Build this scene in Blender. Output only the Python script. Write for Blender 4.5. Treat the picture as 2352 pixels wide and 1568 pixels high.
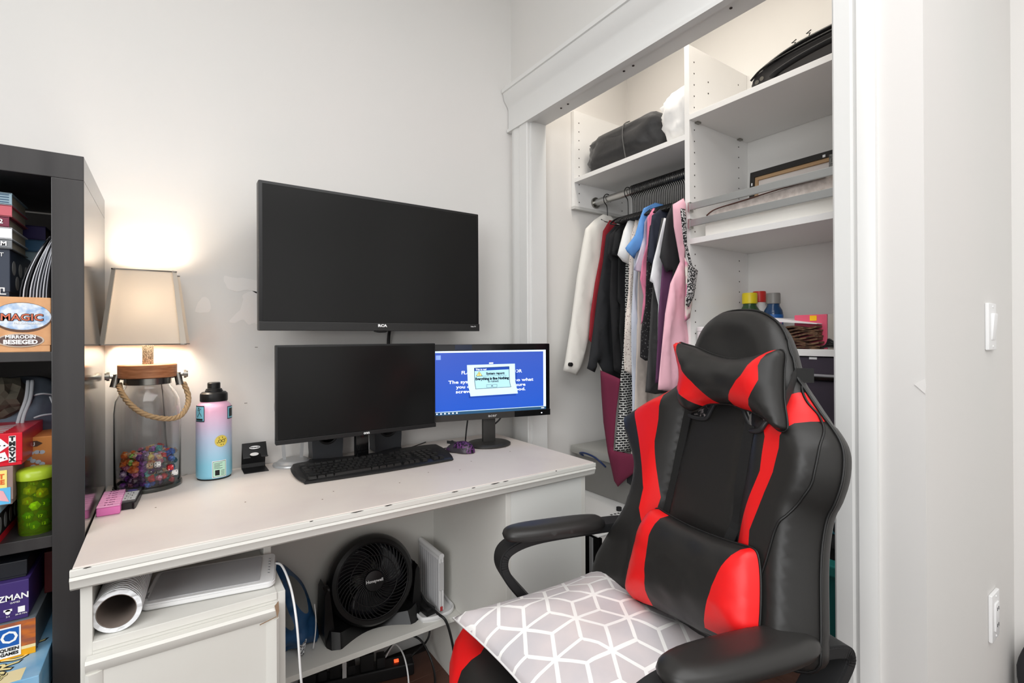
import bpy, bmesh, math, random
from math import pi, sin, cos, radians, sqrt, hypot, atan2, exp
from mathutils import Vector, Matrix, Euler, noise
from mathutils.geometry import delaunay_2d_cdt
random.seed(7)
SC = bpy.context.scene
for o in list(bpy.data.objects): bpy.data.objects.remove(o)
COL = SC.collection
# ---------------------------------------------------------------- camera
cam = bpy.data.cameras.new('camera'); cam.sensor_width = 36; cam.sensor_fit = 'HORIZONTAL'
cam.lens = 1132.515/2352*36; cam.shift_y = (771.3-784)/2352; cam.clip_start = .02
YAW, PIT, ROL = .605843, .0020812, -.0047909
fw = Vector((sin(YAW)*cos(PIT), cos(YAW)*cos(PIT), sin(PIT)))
rt = Vector((cos(YAW), -sin(YAW), 0)); upv = rt.cross(fw)
r2 = cos(ROL)*rt+sin(ROL)*upv; u2 = -sin(ROL)*rt+cos(ROL)*upv
mw = Matrix((r2, u2, -fw)).transposed().to_4x4(); mw.translation = (0, -1.75, 1.16)
camo = bpy.data.objects.new('camera', cam); COL.objects.link(camo); camo.matrix_world = mw; SC.camera = camo
# ---------------------------------------------------------------- world, lights, exposure
wd = bpy.data.worlds.new('world'); SC.world = wd; wd.use_nodes = True
wd.node_tree.nodes['Background'].inputs[0].default_value = (1, .98, .95, 1)
wd.node_tree.nodes['Background'].inputs[1].default_value = .3
def area(name, loc, rot, sx, sy, power, col):
    l = bpy.data.lights.new(name, 'AREA'); l.shape = 'RECTANGLE'; l.size = sx; l.size_y = sy
    l.energy = power; l.color = col
    o = bpy.data.objects.new(name, l); COL.objects.link(o); o.location = loc; o.rotation_euler = rot; return o
area('ceiling_fill', (-.1, -2.3, 2.68), (0, 0, 0), 2.6, 2.2, 44, (1, 1, 1))  # added overhead softbox for the general ambient level, not a real fixture
area('left_fill', (-1.9, -2.6, 1.6), (radians(88), 0, radians(-62)), 1.6, 1.5, 37, (.97, .985, 1))  # added soft fill aimed at the closet, no actual window here
area('rear_fill', (.2, -4.05, 1.5), (radians(90), 0, 0), 2.4, 1.7, 6, (.98, .99, 1))  # added softbox behind the camera for closet and kneehole, not a window
area('closet_light', (1.33, -.72, 2.40), (0, radians(-14), 0), .10, .9, 3.6, (1, .93, .84))
def point(name, loc, power, col, r):
    l = bpy.data.lights.new(name, 'POINT'); l.energy = power; l.color = col; l.shadow_soft_size = r
    o = bpy.data.objects.new(name, l); COL.objects.link(o); o.location = loc
point('lamp_bulb_light', (-.05, -.082, 1.25), 6.5, (1, .91, .79), .045)
SC.view_settings.view_transform = 'Standard'; SC.view_settings.look = 'None'
SC.view_settings.exposure = .29; SC.view_settings.gamma = 1; SC.view_settings.use_curve_mapping = False
# ---------------------------------------------------------------- materials
def lin(c):
    return tuple((x/255/12.92 if x/255 <= .04045 else ((x/255+.055)/1.055)**2.4) for x in c)+(1,)
MC = {}
def mat(name, c=(200, 200, 200), r=.5, m=0., bump=None, tr=0., emit=0., spec=.5, var=None, coat=0., ior=1.45, sheen=0., alpha=1.):
    if name in MC: return MC[name]
    k = bpy.data.materials.new(name); k.use_nodes = True; nt = k.node_tree; b = nt.nodes['Principled BSDF']
    b.inputs['Base Color'].default_value = lin(c); b.inputs['Roughness'].default_value = r
    b.inputs['Metallic'].default_value = m; b.inputs['Transmission Weight'].default_value = tr
    b.inputs['IOR'].default_value = ior; b.inputs['Specular IOR Level'].default_value = spec
    b.inputs['Coat Weight'].default_value = coat; b.inputs['Sheen Weight'].default_value = sheen; b.inputs['Alpha'].default_value = alpha
    if emit: b.inputs['Emission Color'].default_value = lin(c); b.inputs['Emission Strength'].default_value = emit
    if bump or var: tc = nt.nodes.new('ShaderNodeTexCoord')
    if bump:
        n = nt.nodes.new('ShaderNodeTexNoise'); n.inputs['Scale'].default_value = bump[0]; n.inputs['Detail'].default_value = 4
        bp = nt.nodes.new('ShaderNodeBump'); bp.inputs['Strength'].default_value = bump[1]; bp.inputs['Distance'].default_value = bump[2] if len(bump) > 2 else .002
        nt.links.new(tc.outputs['Object'], n.inputs['Vector']); nt.links.new(n.outputs[0], bp.inputs['Height']); nt.links.new(bp.outputs[0], b.inputs['Normal'])
    if var:  # (colour2, scale, lo, hi, stretch)
        n = nt.nodes.new('ShaderNodeTexNoise'); n.inputs['Scale'].default_value = var[1]; n.inputs['Detail'].default_value = 5
        mp = nt.nodes.new('ShaderNodeMapping'); mp.inputs['Scale'].default_value = var[4] if len(var) > 4 else (1, 1, 1)
        cr = nt.nodes.new('ShaderNodeValToRGB'); cr.color_ramp.elements[0].position = var[2]; cr.color_ramp.elements[1].position = var[3]
        cr.color_ramp.elements[0].color = lin(c); cr.color_ramp.elements[1].color = lin(var[0])
        nt.links.new(tc.outputs['Object'], mp.inputs[0]); nt.links.new(mp.outputs[0], n.inputs['Vector'])
        nt.links.new(n.outputs[0], cr.inputs[0]); nt.links.new(cr.outputs[0], b.inputs['Base Color'])
    MC[name] = k; return k
def pat(name, kind, c1, c2, scale, r=.8, thr=(.45, .5), stretch=(1, 1, 1), coord='Object', dist=0.):
    """two-colour printed pattern"""
    if name in MC: return MC[name]
    k = mat(name, c1, r); nt = k.node_tree; b = nt.nodes['Principled BSDF']
    tc = nt.nodes.new('ShaderNodeTexCoord'); mp = nt.nodes.new('ShaderNodeMapping'); mp.inputs['Scale'].default_value = stretch
    if kind in ('brick',): mp.inputs['Rotation'].default_value = (pi/2, 0, 0)
    nt.links.new(tc.outputs[coord], mp.inputs[0])
    if kind == 'wave':
        n = nt.nodes.new('ShaderNodeTexWave'); n.inputs['Scale'].default_value = scale; n.inputs['Distortion'].default_value = dist; out = 0
    elif kind == 'noise':
        n = nt.nodes.new('ShaderNodeTexNoise'); n.inputs['Scale'].default_value = scale; n.inputs['Detail'].default_value = 3; out = 0
    elif kind == 'brick':
        n = nt.nodes.new('ShaderNodeTexBrick'); n.inputs['Scale'].default_value = scale
        n.inputs['Color1'].default_value = (0, 0, 0, 1); n.inputs['Color2'].default_value = (0, 0, 0, 1); n.inputs['Mortar'].default_value = (1, 1, 1, 1)
        n.inputs['Mortar Size'].default_value = .05; out = 0
    else:
        n = nt.nodes.new('ShaderNodeTexVoronoi'); n.inputs['Scale'].default_value = scale; out = 0
        if kind == 'edge': n.feature = 'DISTANCE_TO_EDGE'
    cr = nt.nodes.new('ShaderNodeValToRGB'); cr.color_ramp.elements[0].position = thr[0]; cr.color_ramp.elements[1].position = thr[1]
    cr.color_ramp.elements[0].color = lin(c1); cr.color_ramp.elements[1].color = lin(c2)
    nt.links.new(mp.outputs[0], n.inputs['Vector']); nt.links.new(n.outputs[out], cr.inputs[0]); nt.links.new(cr.outputs[0], b.inputs['Base Color'])
    return k
WALL = mat('wall_paint', (221, 220, 217), .75, bump=(90, .10, .0008), var=((225, 222, 219), 1.3, .35, .65), spec=.3)
WHITE = mat('satin_white', (226, 226, 224), .38, bump=(30, .04, .0005))
MELA = mat('white_melamine', (238, 237, 235), .35)
DESKW = mat('desk_paint', (226, 225, 219), .42, bump=(40, .06, .0005), var=((221, 219, 212), 3, .4, .7))
DESKT = mat('desk_top_paint', (229, 220, 213), .38, bump=(25, .05, .0005), var=((222, 211, 206), 5, .45, .7, (1, 1, 1)))
BLK = mat('black_plastic', (24, 24, 25), .38); BLKM = mat('black_matte', (30, 30, 31), .6); BLKG = mat('black_gloss', (10, 10, 11), .12)
LEA = mat('black_leatherette', (36, 35, 34), .40, bump=(140, .12, .0007), spec=.45)
RED = mat('red_leatherette', (232, 24, 26), .40, bump=(140, .12, .0007))
STRAP = mat('strap_webbing', (26, 26, 26), .75, bump=(400, .3, .0005))
CHR = mat('brushed_metal', (190, 190, 188), .28, 1.); CHR2 = mat('nickel', (150, 148, 142), .25, 1.); SIL = mat('silver_plastic', (188, 189, 190), .35, .35)
GLASS = mat('clear_glass', (255, 255, 255), .02, tr=1., ior=1.45)
DWOOD = mat('bookcase_dark', (42, 40, 41), .34, bump=(60, .05, .0005), var=((60, 58, 58), 18, .35, .7, (1, 1, .08)))
WPL = mat('white_plastic', (236, 236, 236), .35); GREYP = mat('grey_plastic', (150, 151, 153), .45)
WTXT = mat('print_white', (245, 245, 245), .6); KTXT = mat('print_black', (18, 18, 20), .6)
# ---------------------------------------------------------------- builders
ROOTM = {}
def props(o, label=None, cat=None, group=None, kind=None):
    if label: o['label'] = label
    if cat: o['category'] = cat
    if group: o['group'] = group
    if kind: o['kind'] = kind
    return o
def thing(name, label, cat, loc=(0, 0, 0), rz=0., group=None, world=True):
    o = bpy.data.objects.new(name, None); COL.objects.link(o); o.location = loc; o.rotation_euler = (0, 0, rz); o.empty_display_size = .05
    if world: ROOTM[o] = (Matrix.Translation(loc) @ Matrix.Rotation(rz, 4, 'Z')).inverted()
    return props(o, label, cat, group)
def ob(name, bm, m, parent=None, smooth=0., keep=False):
    """link a bmesh as one mesh object; top-level meshes get their origin at their base"""
    me = bpy.data.meshes.new(name); bm.normal_update(); bm.to_mesh(me); bm.free()
    for x in (m if isinstance(m, (list, tuple)) else [m]): me.materials.append(x)
    o = bpy.data.objects.new(name, me); COL.objects.link(o)
    if smooth:
        me.shade_smooth()
        if smooth < 3: 
            try: me.set_sharp_from_angle(angle=smooth)
            except Exception: pass
    if parent is not None:
        o.parent = parent
        if parent in ROOTM: o.matrix_parent_inverse = ROOTM[parent]
    elif not keep and len(me.vertices):
        xs = [v.co for v in me.vertices]
        c = Vector(((min(v.x for v in xs)+max(v.x for v in xs))/2, (min(v.y for v in xs)+max(v.y for v in xs))/2, min(v.z for v in xs)))
        me.transform(Matrix.Translation(-c)); o.location = c; ROOTM[o] = Matrix.Translation(-c)
    return o
def struct(name, bm, m, parent=None, smooth=0.): return props(ob(name, bm, m, parent, smooth, keep=True), kind='structure')
def B(): return bmesh.new()
def box(bm, x0, x1, y0, y1, z0, z1, bev=0., seg=2, rot=None, mi=0):
    g = bmesh.ops.create_cube(bm, size=1); vs = g['verts']
    c = Vector(((x0+x1)/2, (y0+y1)/2, (z0+z1)/2)); s = Vector((abs(x1-x0), abs(y1-y0), abs(z1-z0)))
    for v in vs: v.co = Vector((v.co.x*s.x, v.co.y*s.y, v.co.z*s.z))
    if bev:
        es = list({e for v in vs for e in v.link_edges})
        r = bmesh.ops.bevel(bm, geom=es, offset=min(bev, .49*min(s)), segments=seg, affect='EDGES', profile=.6); vs = list({v for f in r['faces'] for v in f.verts} | {v for v in vs if v.is_valid})
    for v in vs:
        if rot is not None: v.co = rot @ v.co
        v.co += c
    if mi:
        for f in {f for v in vs for f in v.link_faces}: f.material_index = mi
    return bm
def bx(x0, x1, y0, y1, z0, z1, bev=0., seg=2, rot=None): return box(B(), x0, x1, y0, y1, z0, z1, bev, seg, rot)
def RZ(a): return Matrix.Rotation(a, 3, 'Z')
def cyl(bm, p0, p1, r, r1=None, seg=20, caps=True):
    p0, p1 = Vector(p0), Vector(p1); d = p1-p0; L = d.length; q = Vector((0, 0, 1)).rotation_difference(d).to_matrix().to_4x4()
    bmesh.ops.create_cone(bm, cap_ends=caps, segments=seg, radius1=r, radius2=r if r1 is None else r1, depth=L, matrix=Matrix.Translation((p0+p1)/2) @ q); return bm
def tube(bm, pts, r, seg=8, closed=False, caps=True, flat=1.):
    pts = [Vector(p) for p in pts]; n = len(pts); rings = []; up = None
    for i, p in enumerate(pts):
        a = pts[(i-1) % n] if closed or i else p; b = pts[(i+1) % n] if closed or i < n-1 else p
        t = (b-a).normalized()
        if up is None: up = Vector((0, 0, 1)) if abs(t.z) < .9 else Vector((1, 0, 0))
        s = t.cross(up); s.normalize(); up = s.cross(t).normalized(); rr = r[i] if isinstance(r, (list, tuple)) else r
        rings.append([bm.verts.new(p+s*cos(2*pi*k/seg)*rr+up*sin(2*pi*k/seg)*rr*flat) for k in range(seg)])
    for i in range(n if closed else n-1):
        A, C = rings[i], rings[(i+1) % n]
        for k in range(seg): bm.faces.new((A[k], A[(k+1) % seg], C[(k+1) % seg], C[k]))
    if caps and not closed: bm.faces.new(rings[0][::-1]); bm.faces.new(rings[-1])
    return bm
def curve(pts, n=8, closed=False):
    P = [Vector(p) for p in pts]; out = []; m = len(P)
    for i in range(m if closed else m-1):
        p0 = P[(i-1) % m] if closed or i else P[0]; p1 = P[i]; p2 = P[(i+1) % m]; p3 = P[(i+2) % m] if closed or i < m-2 else P[-1]
        for k in range(n):
            t = k/n; out.append(.5*((2*p1)+(-p0+p2)*t+(2*p0-5*p1+4*p2-p3)*t*t+(-p0+3*p1-3*p2+p3)*t**3))
    if not closed: out.append(P[-1])
    return out
def lathe(bm, prof, seg=32, c=(0, 0, 0), sx=1., sy=1., M=None, cap0=True, cap1=True):
    rings = []
    for r, z in prof:
        rings.append([bm.verts.new((c[0]+r*sx*cos(2*pi*k/seg), c[1]+r*sy*sin(2*pi*k/seg), c[2]+z)) for k in range(seg)])
    for A, C in zip(rings, rings[1:]):
        for k in range(seg): bm.faces.new((A[k], A[(k+1) % seg], C[(k+1) % seg], C[k]))
    if cap0: bm.faces.new(rings[0][::-1])
    if cap1: bm.faces.new(rings[-1])
    if M is not None:
        for R in rings:
            for v in R: v.co = M @ v.co
    return bm
def prism(bm, poly, t, F):
    """extrude 2D polygon (a,b) by t; F(a,b,c)->Vector"""
    A = [bm.verts.new(F(a, b, 0)) for a, b in poly]; C = [bm.verts.new(F(a, b, t)) for a, b in poly]; n = len(poly)
    bm.faces.new(A[::-1]); bm.faces.new(C)
    for i in range(n): bm.faces.new((A[i], A[(i+1) % n], C[(i+1) % n], C[i]))
    bmesh.ops.recalc_face_normals(bm, faces=bm.faces[:]); return bm
def ball(bm, c, rx, ry=None, rz=None, sub=3, jit=0., seed=0, rot=None, ns=3.):
    g = bmesh.ops.create_icosphere(bm, subdivisions=sub, radius=1)
    for v in g['verts']:
        d = v.co.normalized(); k = 1+jit*noise.noise(d*ns+Vector((seed, seed*1.7, 0)))
        p = Vector((d.x*rx*k, d.y*(ry or rx)*k, d.z*(rz or rx)*k))
        v.co = (rot @ p if rot is not None else p)+Vector(c)
    return bm
def pip(x, y, P):
    c = False; j = len(P)-1
    for i in range(len(P)):
        if (P[i][1] > y) != (P[j][1] > y) and x < (P[j][0]-P[i][0])*(y-P[i][1])/(P[j][1]-P[i][1]+1e-12)+P[i][0]: c = not c
        j = i
    return c
def dens(P, s, closed=True):
    out = []
    for i in range(len(P) if closed else len(P)-1):
        a, b = P[i], P[(i+1) % len(P)]; n = max(1, int(hypot(b[0]-a[0], b[1]-a[1])/s))
        out += [(a[0]+(b[0]-a[0])*k/n, a[1]+(b[1]-a[1])*k/n) for k in range(n)]
    return out
def smo(P, n=4): return [(p.x, p.y) for p in curve([(a, b, 0) for a, b in P], n, True)]
def edist(x, y, P):
    d = 9.
    for i in range(len(P)):
        ax, ay = P[i-1]; bx_, by = P[i]; ex, ey = bx_-ax, by-ay; L = ex*ex+ey*ey
        t = max(0, min(1, ((x-ax)*ex+(y-ay)*ey)/L)) if L > 0 else 0
        q = (x-ax-ex*t)**2+(y-ay-ey*t)**2
        if q < d: d = q
    return sqrt(d)
def puff(name, m, poly, F, front, back, step=.02, regs=(), parent=None, smooth=3.2):
    """cushion-like solid: outline poly (2D), front(x,y,d)/back(x,y,d) depth; F(x,y,c)->Vector; regs=[(name,mat,poly,label)] panels let into the front"""
    out = dens(poly, step); vs = [Vector(p) for p in out]; n0 = len(vs); es = [(i, (i+1) % n0) for i in range(n0)]
    for r in regs:
        q = dens(r[2], step); k = len(vs); vs += [Vector(p) for p in q]; es += [(k+i, k+(i+1) % len(q)) for i in range(len(q))]
    for dq in (.35, .9):
        for i in range(n0):
            a, c_ = out[i-1], out[(i+1) % n0]; tx_, ty_ = c_[0]-a[0], c_[1]-a[1]; L = hypot(tx_, ty_)+1e-12
            for sg in (1, -1):
                q = (out[i][0]-ty_/L*step*dq*sg, out[i][1]+tx_/L*step*dq*sg)
                if pip(q[0], q[1], out) and edist(q[0], q[1], out) > step*dq*.93 and all(edist(q[0], q[1], r[2]) > step*.3 for r in regs): vs.append(Vector(q)); break
    xs = [p[0] for p in out]; ys = [p[1] for p in out]; y = min(ys)+step*.5; row = 0
    while y < max(ys):
        x = min(xs)+step*(.25+.5*(row % 2))
        while x < max(xs):
            if pip(x, y, out) and edist(x, y, out) > step*1.3 and all(edist(x, y, r[2]) > step*.4 for r in regs): vs.append(Vector((x, y)))
            x += step
        y += step*.87; row += 1
    V, E, Fc, *_ = delaunay_2d_cdt(vs, es, [], 0, 1e-6)
    tris = []
    for f in Fc:
        cx = sum(V[i].x for i in f)/3; cy = sum(V[i].y for i in f)/3
        if pip(cx, cy, out):
            reg = -1
            for k, r in enumerate(regs):
                if pip(cx, cy, r[2]): reg = k; break
            tris.append((f, reg))
    dd = [edist(v.x, v.y, out) for v in V]; dd = [0. if d < 2e-5 else d for d in dd]
    fr = [F(v.x, v.y, front(v.x, v.y, d)) for v, d in zip(V, dd)]; bk_ = [F(v.x, v.y, -back(v.x, v.y, d)) for v, d in zip(V, dd)]
    res = []
    for k in range(-1, len(regs)):
        bm = B(); mp = {}
        def vert(i, s):
            if dd[i] < 1e-5: s = 0
            key = (i, s)
            if key not in mp: mp[key] = bm.verts.new(fr[i] if s >= 0 and s != 2 else bk_[i])
            return mp[key]
        for f, rg in tris:
            if rg == k:
                try: bm.faces.new([vert(i, 1) for i in f])
                except ValueError: pass
            if k == -1:
                try: bm.faces.new([vert(i, 2) for i in reversed(f)])
                except ValueError: pass
        if k == -1:
            o = ob(name, bm, m, parent, smooth); main = o
        else:
            o = ob(regs[k][0], bm, regs[k][1], main, smooth)
            if regs[k][3]: o['label'] = regs[k][3]
        res.append(o)
    return res
def rnd(T, R): return lambda x, y, d: T*sqrt(max(0., 1-(1-min(d/R, 1))**2))
def text(s, size, m, parent, loc, rot=(pi/2, 0, 0), bold=0., align='CENTER', ext=.0003, name='lettering', sx=1., mtx=None):
    c = bpy.data.curves.new('txt', 'FONT'); c.body = s; c.size = size; c.align_x = align; c.align_y = 'CENTER'; c.extrude = ext; c.offset = bold; c.resolution_u = 2
    t = bpy.data.objects.new('txt', c); COL.objects.link(t); dg = bpy.context.evaluated_depsgraph_get()
    me = bpy.data.meshes.new_from_object(t.evaluated_get(dg)); bpy.data.objects.remove(t); me.materials.clear(); me.materials.append(m)
    M = mtx if mtx is not None else Matrix.Translation(loc) @ Euler(rot).to_matrix().to_4x4()
    me.transform(M @ Matrix.Diagonal((sx, 1, 1, 1))); me.name = name
    o = bpy.data.objects.new(name, me); COL.objects.link(o); o.parent = parent
    if parent in ROOTM: o.matrix_parent_inverse = ROOTM[parent]
    return o
def disc(bm, F, c, rx, ry, n=16, t=.0004, a0=0):
    return prism(bm, [(c[0]+rx*cos(a0+2*pi*k/n), c[1]+ry*sin(a0+2*pi*k/n)) for k in range(n)], t, F)
def FXZ(y): return lambda a, b, c: Vector((a, y-c, b))
def wr(p, s, a, sd=0.): return a*noise.noise(Vector(p)*s+Vector((sd, sd, sd)))
# ================================================================ ROOM
XC = 1.214; YR = -1.417; XF = 1.914; CB = 1.822; YL = -.107; ZH = 2.053
b = bx(-2.2, XC+.1, 0, .1, 0, 2.75); struct('wall_back', b, WALL)
struct('wall_left', bx(-2.3, -2.2, -4.1, .1, 0, 2.75), WALL); struct('wall_front', bx(-2.2, 2.6, -4.2, -4.1, 0, 2.75), WALL)
b = B(); box(b, XC, 1.286, -.138, 0, 0, 2.75); box(b, XC, 1.286, -1.262, -.138, ZH, 2.75); box(b, XC, 1.286, -1.33, -1.262, 0, 2.75); box(b, XC, XF, YR, -1.33, 0, 2.75)
struct('wall_right', b, WALL)
struct('wall_entry', bx(XF, XF+.1, -4.1, YR, 0, 2.75), WALL)
b = B(); box(b, 1.286, CB, YL, 0, 0, 2.75); struct('wall_closet_left', b, WALL)
struct('wall_closet_back', bx(CB, XF, -1.33, 0, 0, 2.75), WALL)
struct('ceiling', bx(-2.2, 2.6, -4.1, .1, 2.75, 2.85), mat('ceiling_paint', (235, 234, 231), .8))
struct('ceiling_closet', bx(1.286, CB, -1.33, YL, 2.45, 2.5), mat('ceiling_paint'))
# filler patches and scuffs on the back wall (paint repairs, flat)
PATCH = mat('wall_filler', (232, 229, 226), .85)
for nm, P in (('filler_patch', [(.137, 1.352), (.16, 1.348), (.2, 1.348), (.232, 1.338), (.232, 1.305), (.2, 1.312), (.17, 1.306), (.148, 1.312), (.138, 1.33)]),
              ('filler_patch', [(.06, 1.241), (.068, 1.268), (.085, 1.287), (.098, 1.275), (.1, 1.242), (.08, 1.238)]),
              ('filler_patch', [(.19, 1.300), (.226, 1.31), (.25, 1.29), (.25, 1.20), (.22, 1.208), (.2, 1.205), (.19, 1.22), (.165, 1.208), (.15, 1.214), (.178, 1.25), (.188, 1.28)])):
    P2 = smo(P, 3); P2 = [(x+wr((x, y, 0), 60, .004), y+wr((x, y, 5), 60, .004)) for x, y in P2]
    struct(nm, prism(B(), P2, .0006, FXZ(0)), PATCH, bpy.data.objects['wall_back'])
for x, z in ((.11, .99), (.13, .945), (.19, .955), (.22, 1.13), (.36, 1.66), (.96, 1.25), (.28, 1.12)):
    struct('wall_mark', bx(x, x+.008, -.0006, 0, z, z+.0025), mat('scuff', (150, 146, 140), .9), bpy.data.objects['wall_back'])
# floor with planks
FL = mat('floor_joint', (22, 15, 12), .7)
fl = struct('floor', bx(-2.2, 2.6, -4.1, .1, -.05, -.002), FL)
PK = [mat('plank_%d' % i, c, .42, bump=(40, .1, .001), var=(c2, 9, .3, .75, (.12, 1, 1))) for i, (c, c2) in enumerate((((70, 44, 34), (98, 64, 50)), ((58, 36, 28), (86, 56, 44)), ((78, 50, 40), (104, 72, 58))))]
j = 0
for iy in range(30):
    y = -.06-iy*.127; x = -.6-(iy*.43) % 1.1
    while x < 2.1:
        if (x+1.1 > .1 and x < 1.95) and y > -2.2:
            j += 1; o = ob('plank', bx(max(x, -.6), min(x+1.1, 1.9)-.0015, y-.1255, y, -.004, 0, .0008, 1), PK[(j*7+iy) % 3], fl); o['kind'] = 'structure'
        x += 1.1
# trim: header with crown, casings, jambs
def yprism(poly, y0, y1, bm=None):
    return prism(bm or B(), poly, y1-y0, lambda a, b_, c: Vector((a, y0+c, b_)))
X0 = XC
hd = [(X0, 2.035), (X0-.026, 2.035), (X0-.026, 2.048), (X0-.018, 2.052), (X0-.018, 2.135), (X0-.024, 2.146), (X0-.038, 2.165), (X0-.046, 2.196), (X0-.052, 2.198), (X0-.052, 2.214), (X0, 2.214)]
struct('trim_1', yprism(hd, -1.36, -.004), WHITE, smooth=.5)
def casing(y0, y1, flip):
    w = y1-y0; P = [(0, 0), (0, .012), (.012, .018), (.03, .02), (w*.5, .014), (w*.55, .019), (w-.004, .019), (w, .016), (w, 0)]
    P = [((y1-a if flip else y0+a), X0-c) for a, c in P]
    return prism(B(), P, 2.035, lambda a, b_, c: Vector((b_, a, c)))
struct('trim_2', casing(-.138, -.022, True), WHITE, smooth=.5); struct('trim_3', casing(-1.340, -1.262, False), WHITE, smooth=.5)
b = B(); box(b, XC-.002, 1.29, -.144, -.136, 0, 2.047, .001); box(b, XC-.002, 1.29, -1.266, -.136, 2.041, 2.056, .001); box(b, XC-.002, 1.29, -1.268, -1.260, 0, 2.047, .001)
struct('trim_4', b, WHITE)
b = B()
for y in (-.30, -.34, -.62, -.66, -1.0): cyl(b, (1.24, y, 2.039), (1.24, y, 2.0415), .004, seg=10)
o = ob('screw_hole', b, mat('hole_dark', (60, 50, 45), .8), bpy.data.objects['trim_4']); o['kind'] = 'stuff'
struct('baseboard_back', bx(-2.2, XC-.02, -.014, 0, 0, .10, .004), WHITE)
b = B(); box(b, XC+.0, XF, YR-.013, YR, 0, .1, .004); struct('baseboard_right', b, WHITE)
struct('baseboard_entry', bx(XF-.013, XF, -4.1, YR-.013, 0, .1, .004), WHITE)
# torn paint flake on the wall corner, light switch, outlet
o = ob('paint_flake', prism(B(), [(-1.417, 1.045), (-1.400, 1.062), (-1.417, 1.075), (-1.4185, 1.06)], .0015, lambda a, b_, c: Vector((XC-.0015+c, a, b_))), PATCH, bpy.data.objects['wall_right']); o['kind'] = 'structure'
def plate(name, label, x, z, rock):
    t = thing(name, label, 'switch' if rock else 'outlet', (x, YR-.004, z))
    ob('cover_plate', bx(x-.035, x+.035, YR-.008, YR, z-.058, z+.058, .0035, 3), WPL, t, .6)
    if rock:
        p = ob('rocker', bx(x-.0165, x+.0165, YR-.013, YR-.005, z-.033, z+.033, .003, 2, Matrix.Rotation(radians(4), 3, 'X')), WPL, t, .6)
    else:
        p = ob('receptacle', bx(x-.0165, x+.0165, YR-.0115, YR-.005, z-.034, z+.034, .002, 2), WPL, t, .6)
        q = B()
        for dz in (-.02, .02):
            for dx in (-.006, .006): box(q, x+dx-.001, x+dx+.001, YR-.0122, YR-.011, z+dz-.004, z+dz+.004)
        ob('slot', q, KTXT, p)
    q = B()
    for dz in (-.049, .049): cyl(q, (x, YR-.0095, z+dz), (x, YR-.007, z+dz), .003, seg=10)
    ob('screw', q, WPL, t)
plate('light_switch', 'white paddle light switch, upper of the two plates on the right wall', 1.672, 1.180, True)
plate('wall_outlet', 'white electrical outlet low on the right wall', 1.684, .462, False)
# ================================================================ BOOKCASE
t = thing('bookcase', 'dark brown cube bookcase crammed with game boxes left of the desk', 'bookcase', (-.54, -.22, 0))
o = ob('top_panel', bx(-.94, -.145, -.42, -.03, 1.484, 1.534, .0012), [DWOOD, mat('bookcase_side', (46, 44, 44), .13, bump=(60, .02, .0003), spec=.6)], t)
for p in o.data.polygons:
    if abs(p.normal.x) > .9: p.material_index = 1
DSIDE = mat('bookcase_side', (46, 44, 44), .13, bump=(60, .02, .0003), spec=.6)
for x0, x1 in ((-.195, -.145), (-.94, -.89)):
    o = ob('side_panel', bx(x0, x1, -.42, -.03, 0, 1.4838, .0012), [DWOOD, DSIDE], t)
    for p in o.data.polygons:
        if abs(p.normal.x) > .9: p.material_index = 1
ob('divider', bx(-.552, -.533, -.415, -.03, .05, 1.484), DWOOD, t)
for z0, z1 in ((1.116, 1.135), (.745, .768), (.378, .398), (0.0, .05)):
    for x0, x1 in ((-.5329, -.1952), (-.8898, -.5522)): ob('shelf', bx(x0, x1, -.414, -.03, z0, z1, .001), DWOOD, t)
ob('back_panel', bx(-.9, -.19, -.032, -.028, .05, 1.48), mat('bookcase_back', (70, 66, 64), .7), t)
FX = lambda y: (lambda a, b_, c: Vector((a, y-c, b_)))      # face looking to -Y
FXR = lambda x: (lambda a, b_, c: Vector((x+c, a, b_)))     # face looking to +X
def gbox(name, label, x0, x1, y0, y1, z0, z1, m, rz=0., group=None, cat='box', lid=None):
    """a lidded card box; returns the root with its lid and tray"""
    c = ((x0+x1)/2, (y0+y1)/2, z0); t = thing(name, label, cat, c, rz, group, world=False); hx, hy, h = (x1-x0)/2, (y1-y0)/2, z1-z0
    ob('box_tray', bx(-hx+.0012, hx-.0012, -hy+.0012, hy-.0012, 0, h*.9, .0008, 1), lid or m, t)
    ob('box_lid', bx(-hx, hx, -hy, hy, h*.12, h, .0015, 2), m, t); return t
CARD = mat('card_tan', (206, 150, 104), .6, var=((222, 170, 122), 40, .3, .7))
t = gbox('game_box', 'wide tan card game box with a painted blue oval on the upper shelf', -.30, -.197, -.41, -.08, 1.135, 1.243, CARD)
cx, yb = -.2485+.2485, -.165
def L(x): return x+.2485
zo = -1.135
ov = ob('painted_oval', disc(B(), FX(-.1651), (L(-.238), 1.205+zo), .0415, .0265, 32, .0006), pat('sky_paint', 'noise', (120, 165, 215), (222, 230, 238), 60, .5, (.35, .6)), t)
ob('painted_oval', disc(B(), FX(-.1649), (L(-.238), 1.203+zo), .0425, .0295, 32, .0005), mat('brown_ink', (96, 66, 50), .6), t)
text('MAGIC', .0185, KTXT, t, (L(-.2385), -.1662, 1.2025+zo), bold=.0012, sx=1.05); text('MAGIC', .0185, mat('ink_salmon', (214, 110, 80), .5), t, (L(-.2385), -.1668, 1.2025+zo), sx=1.05, bold=.0002)
text('THE GATHERING', .0050, WTXT, t, (L(-.232), -.1664, 1.1915+zo), bold=.0001)
ob('banner', disc(B(), FX(-.1653), (L(-.2405), 1.158+zo), .031, .0115, 24, .0008), mat('banner_ink', (96, 72, 66), .5), t)
ob('banner_edge', disc(B(), FX(-.1651), (L(-.2405), 1.158+zo), .034, .0135, 24, .0006), mat('banner_edge', (196, 180, 165), .5), t)
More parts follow.
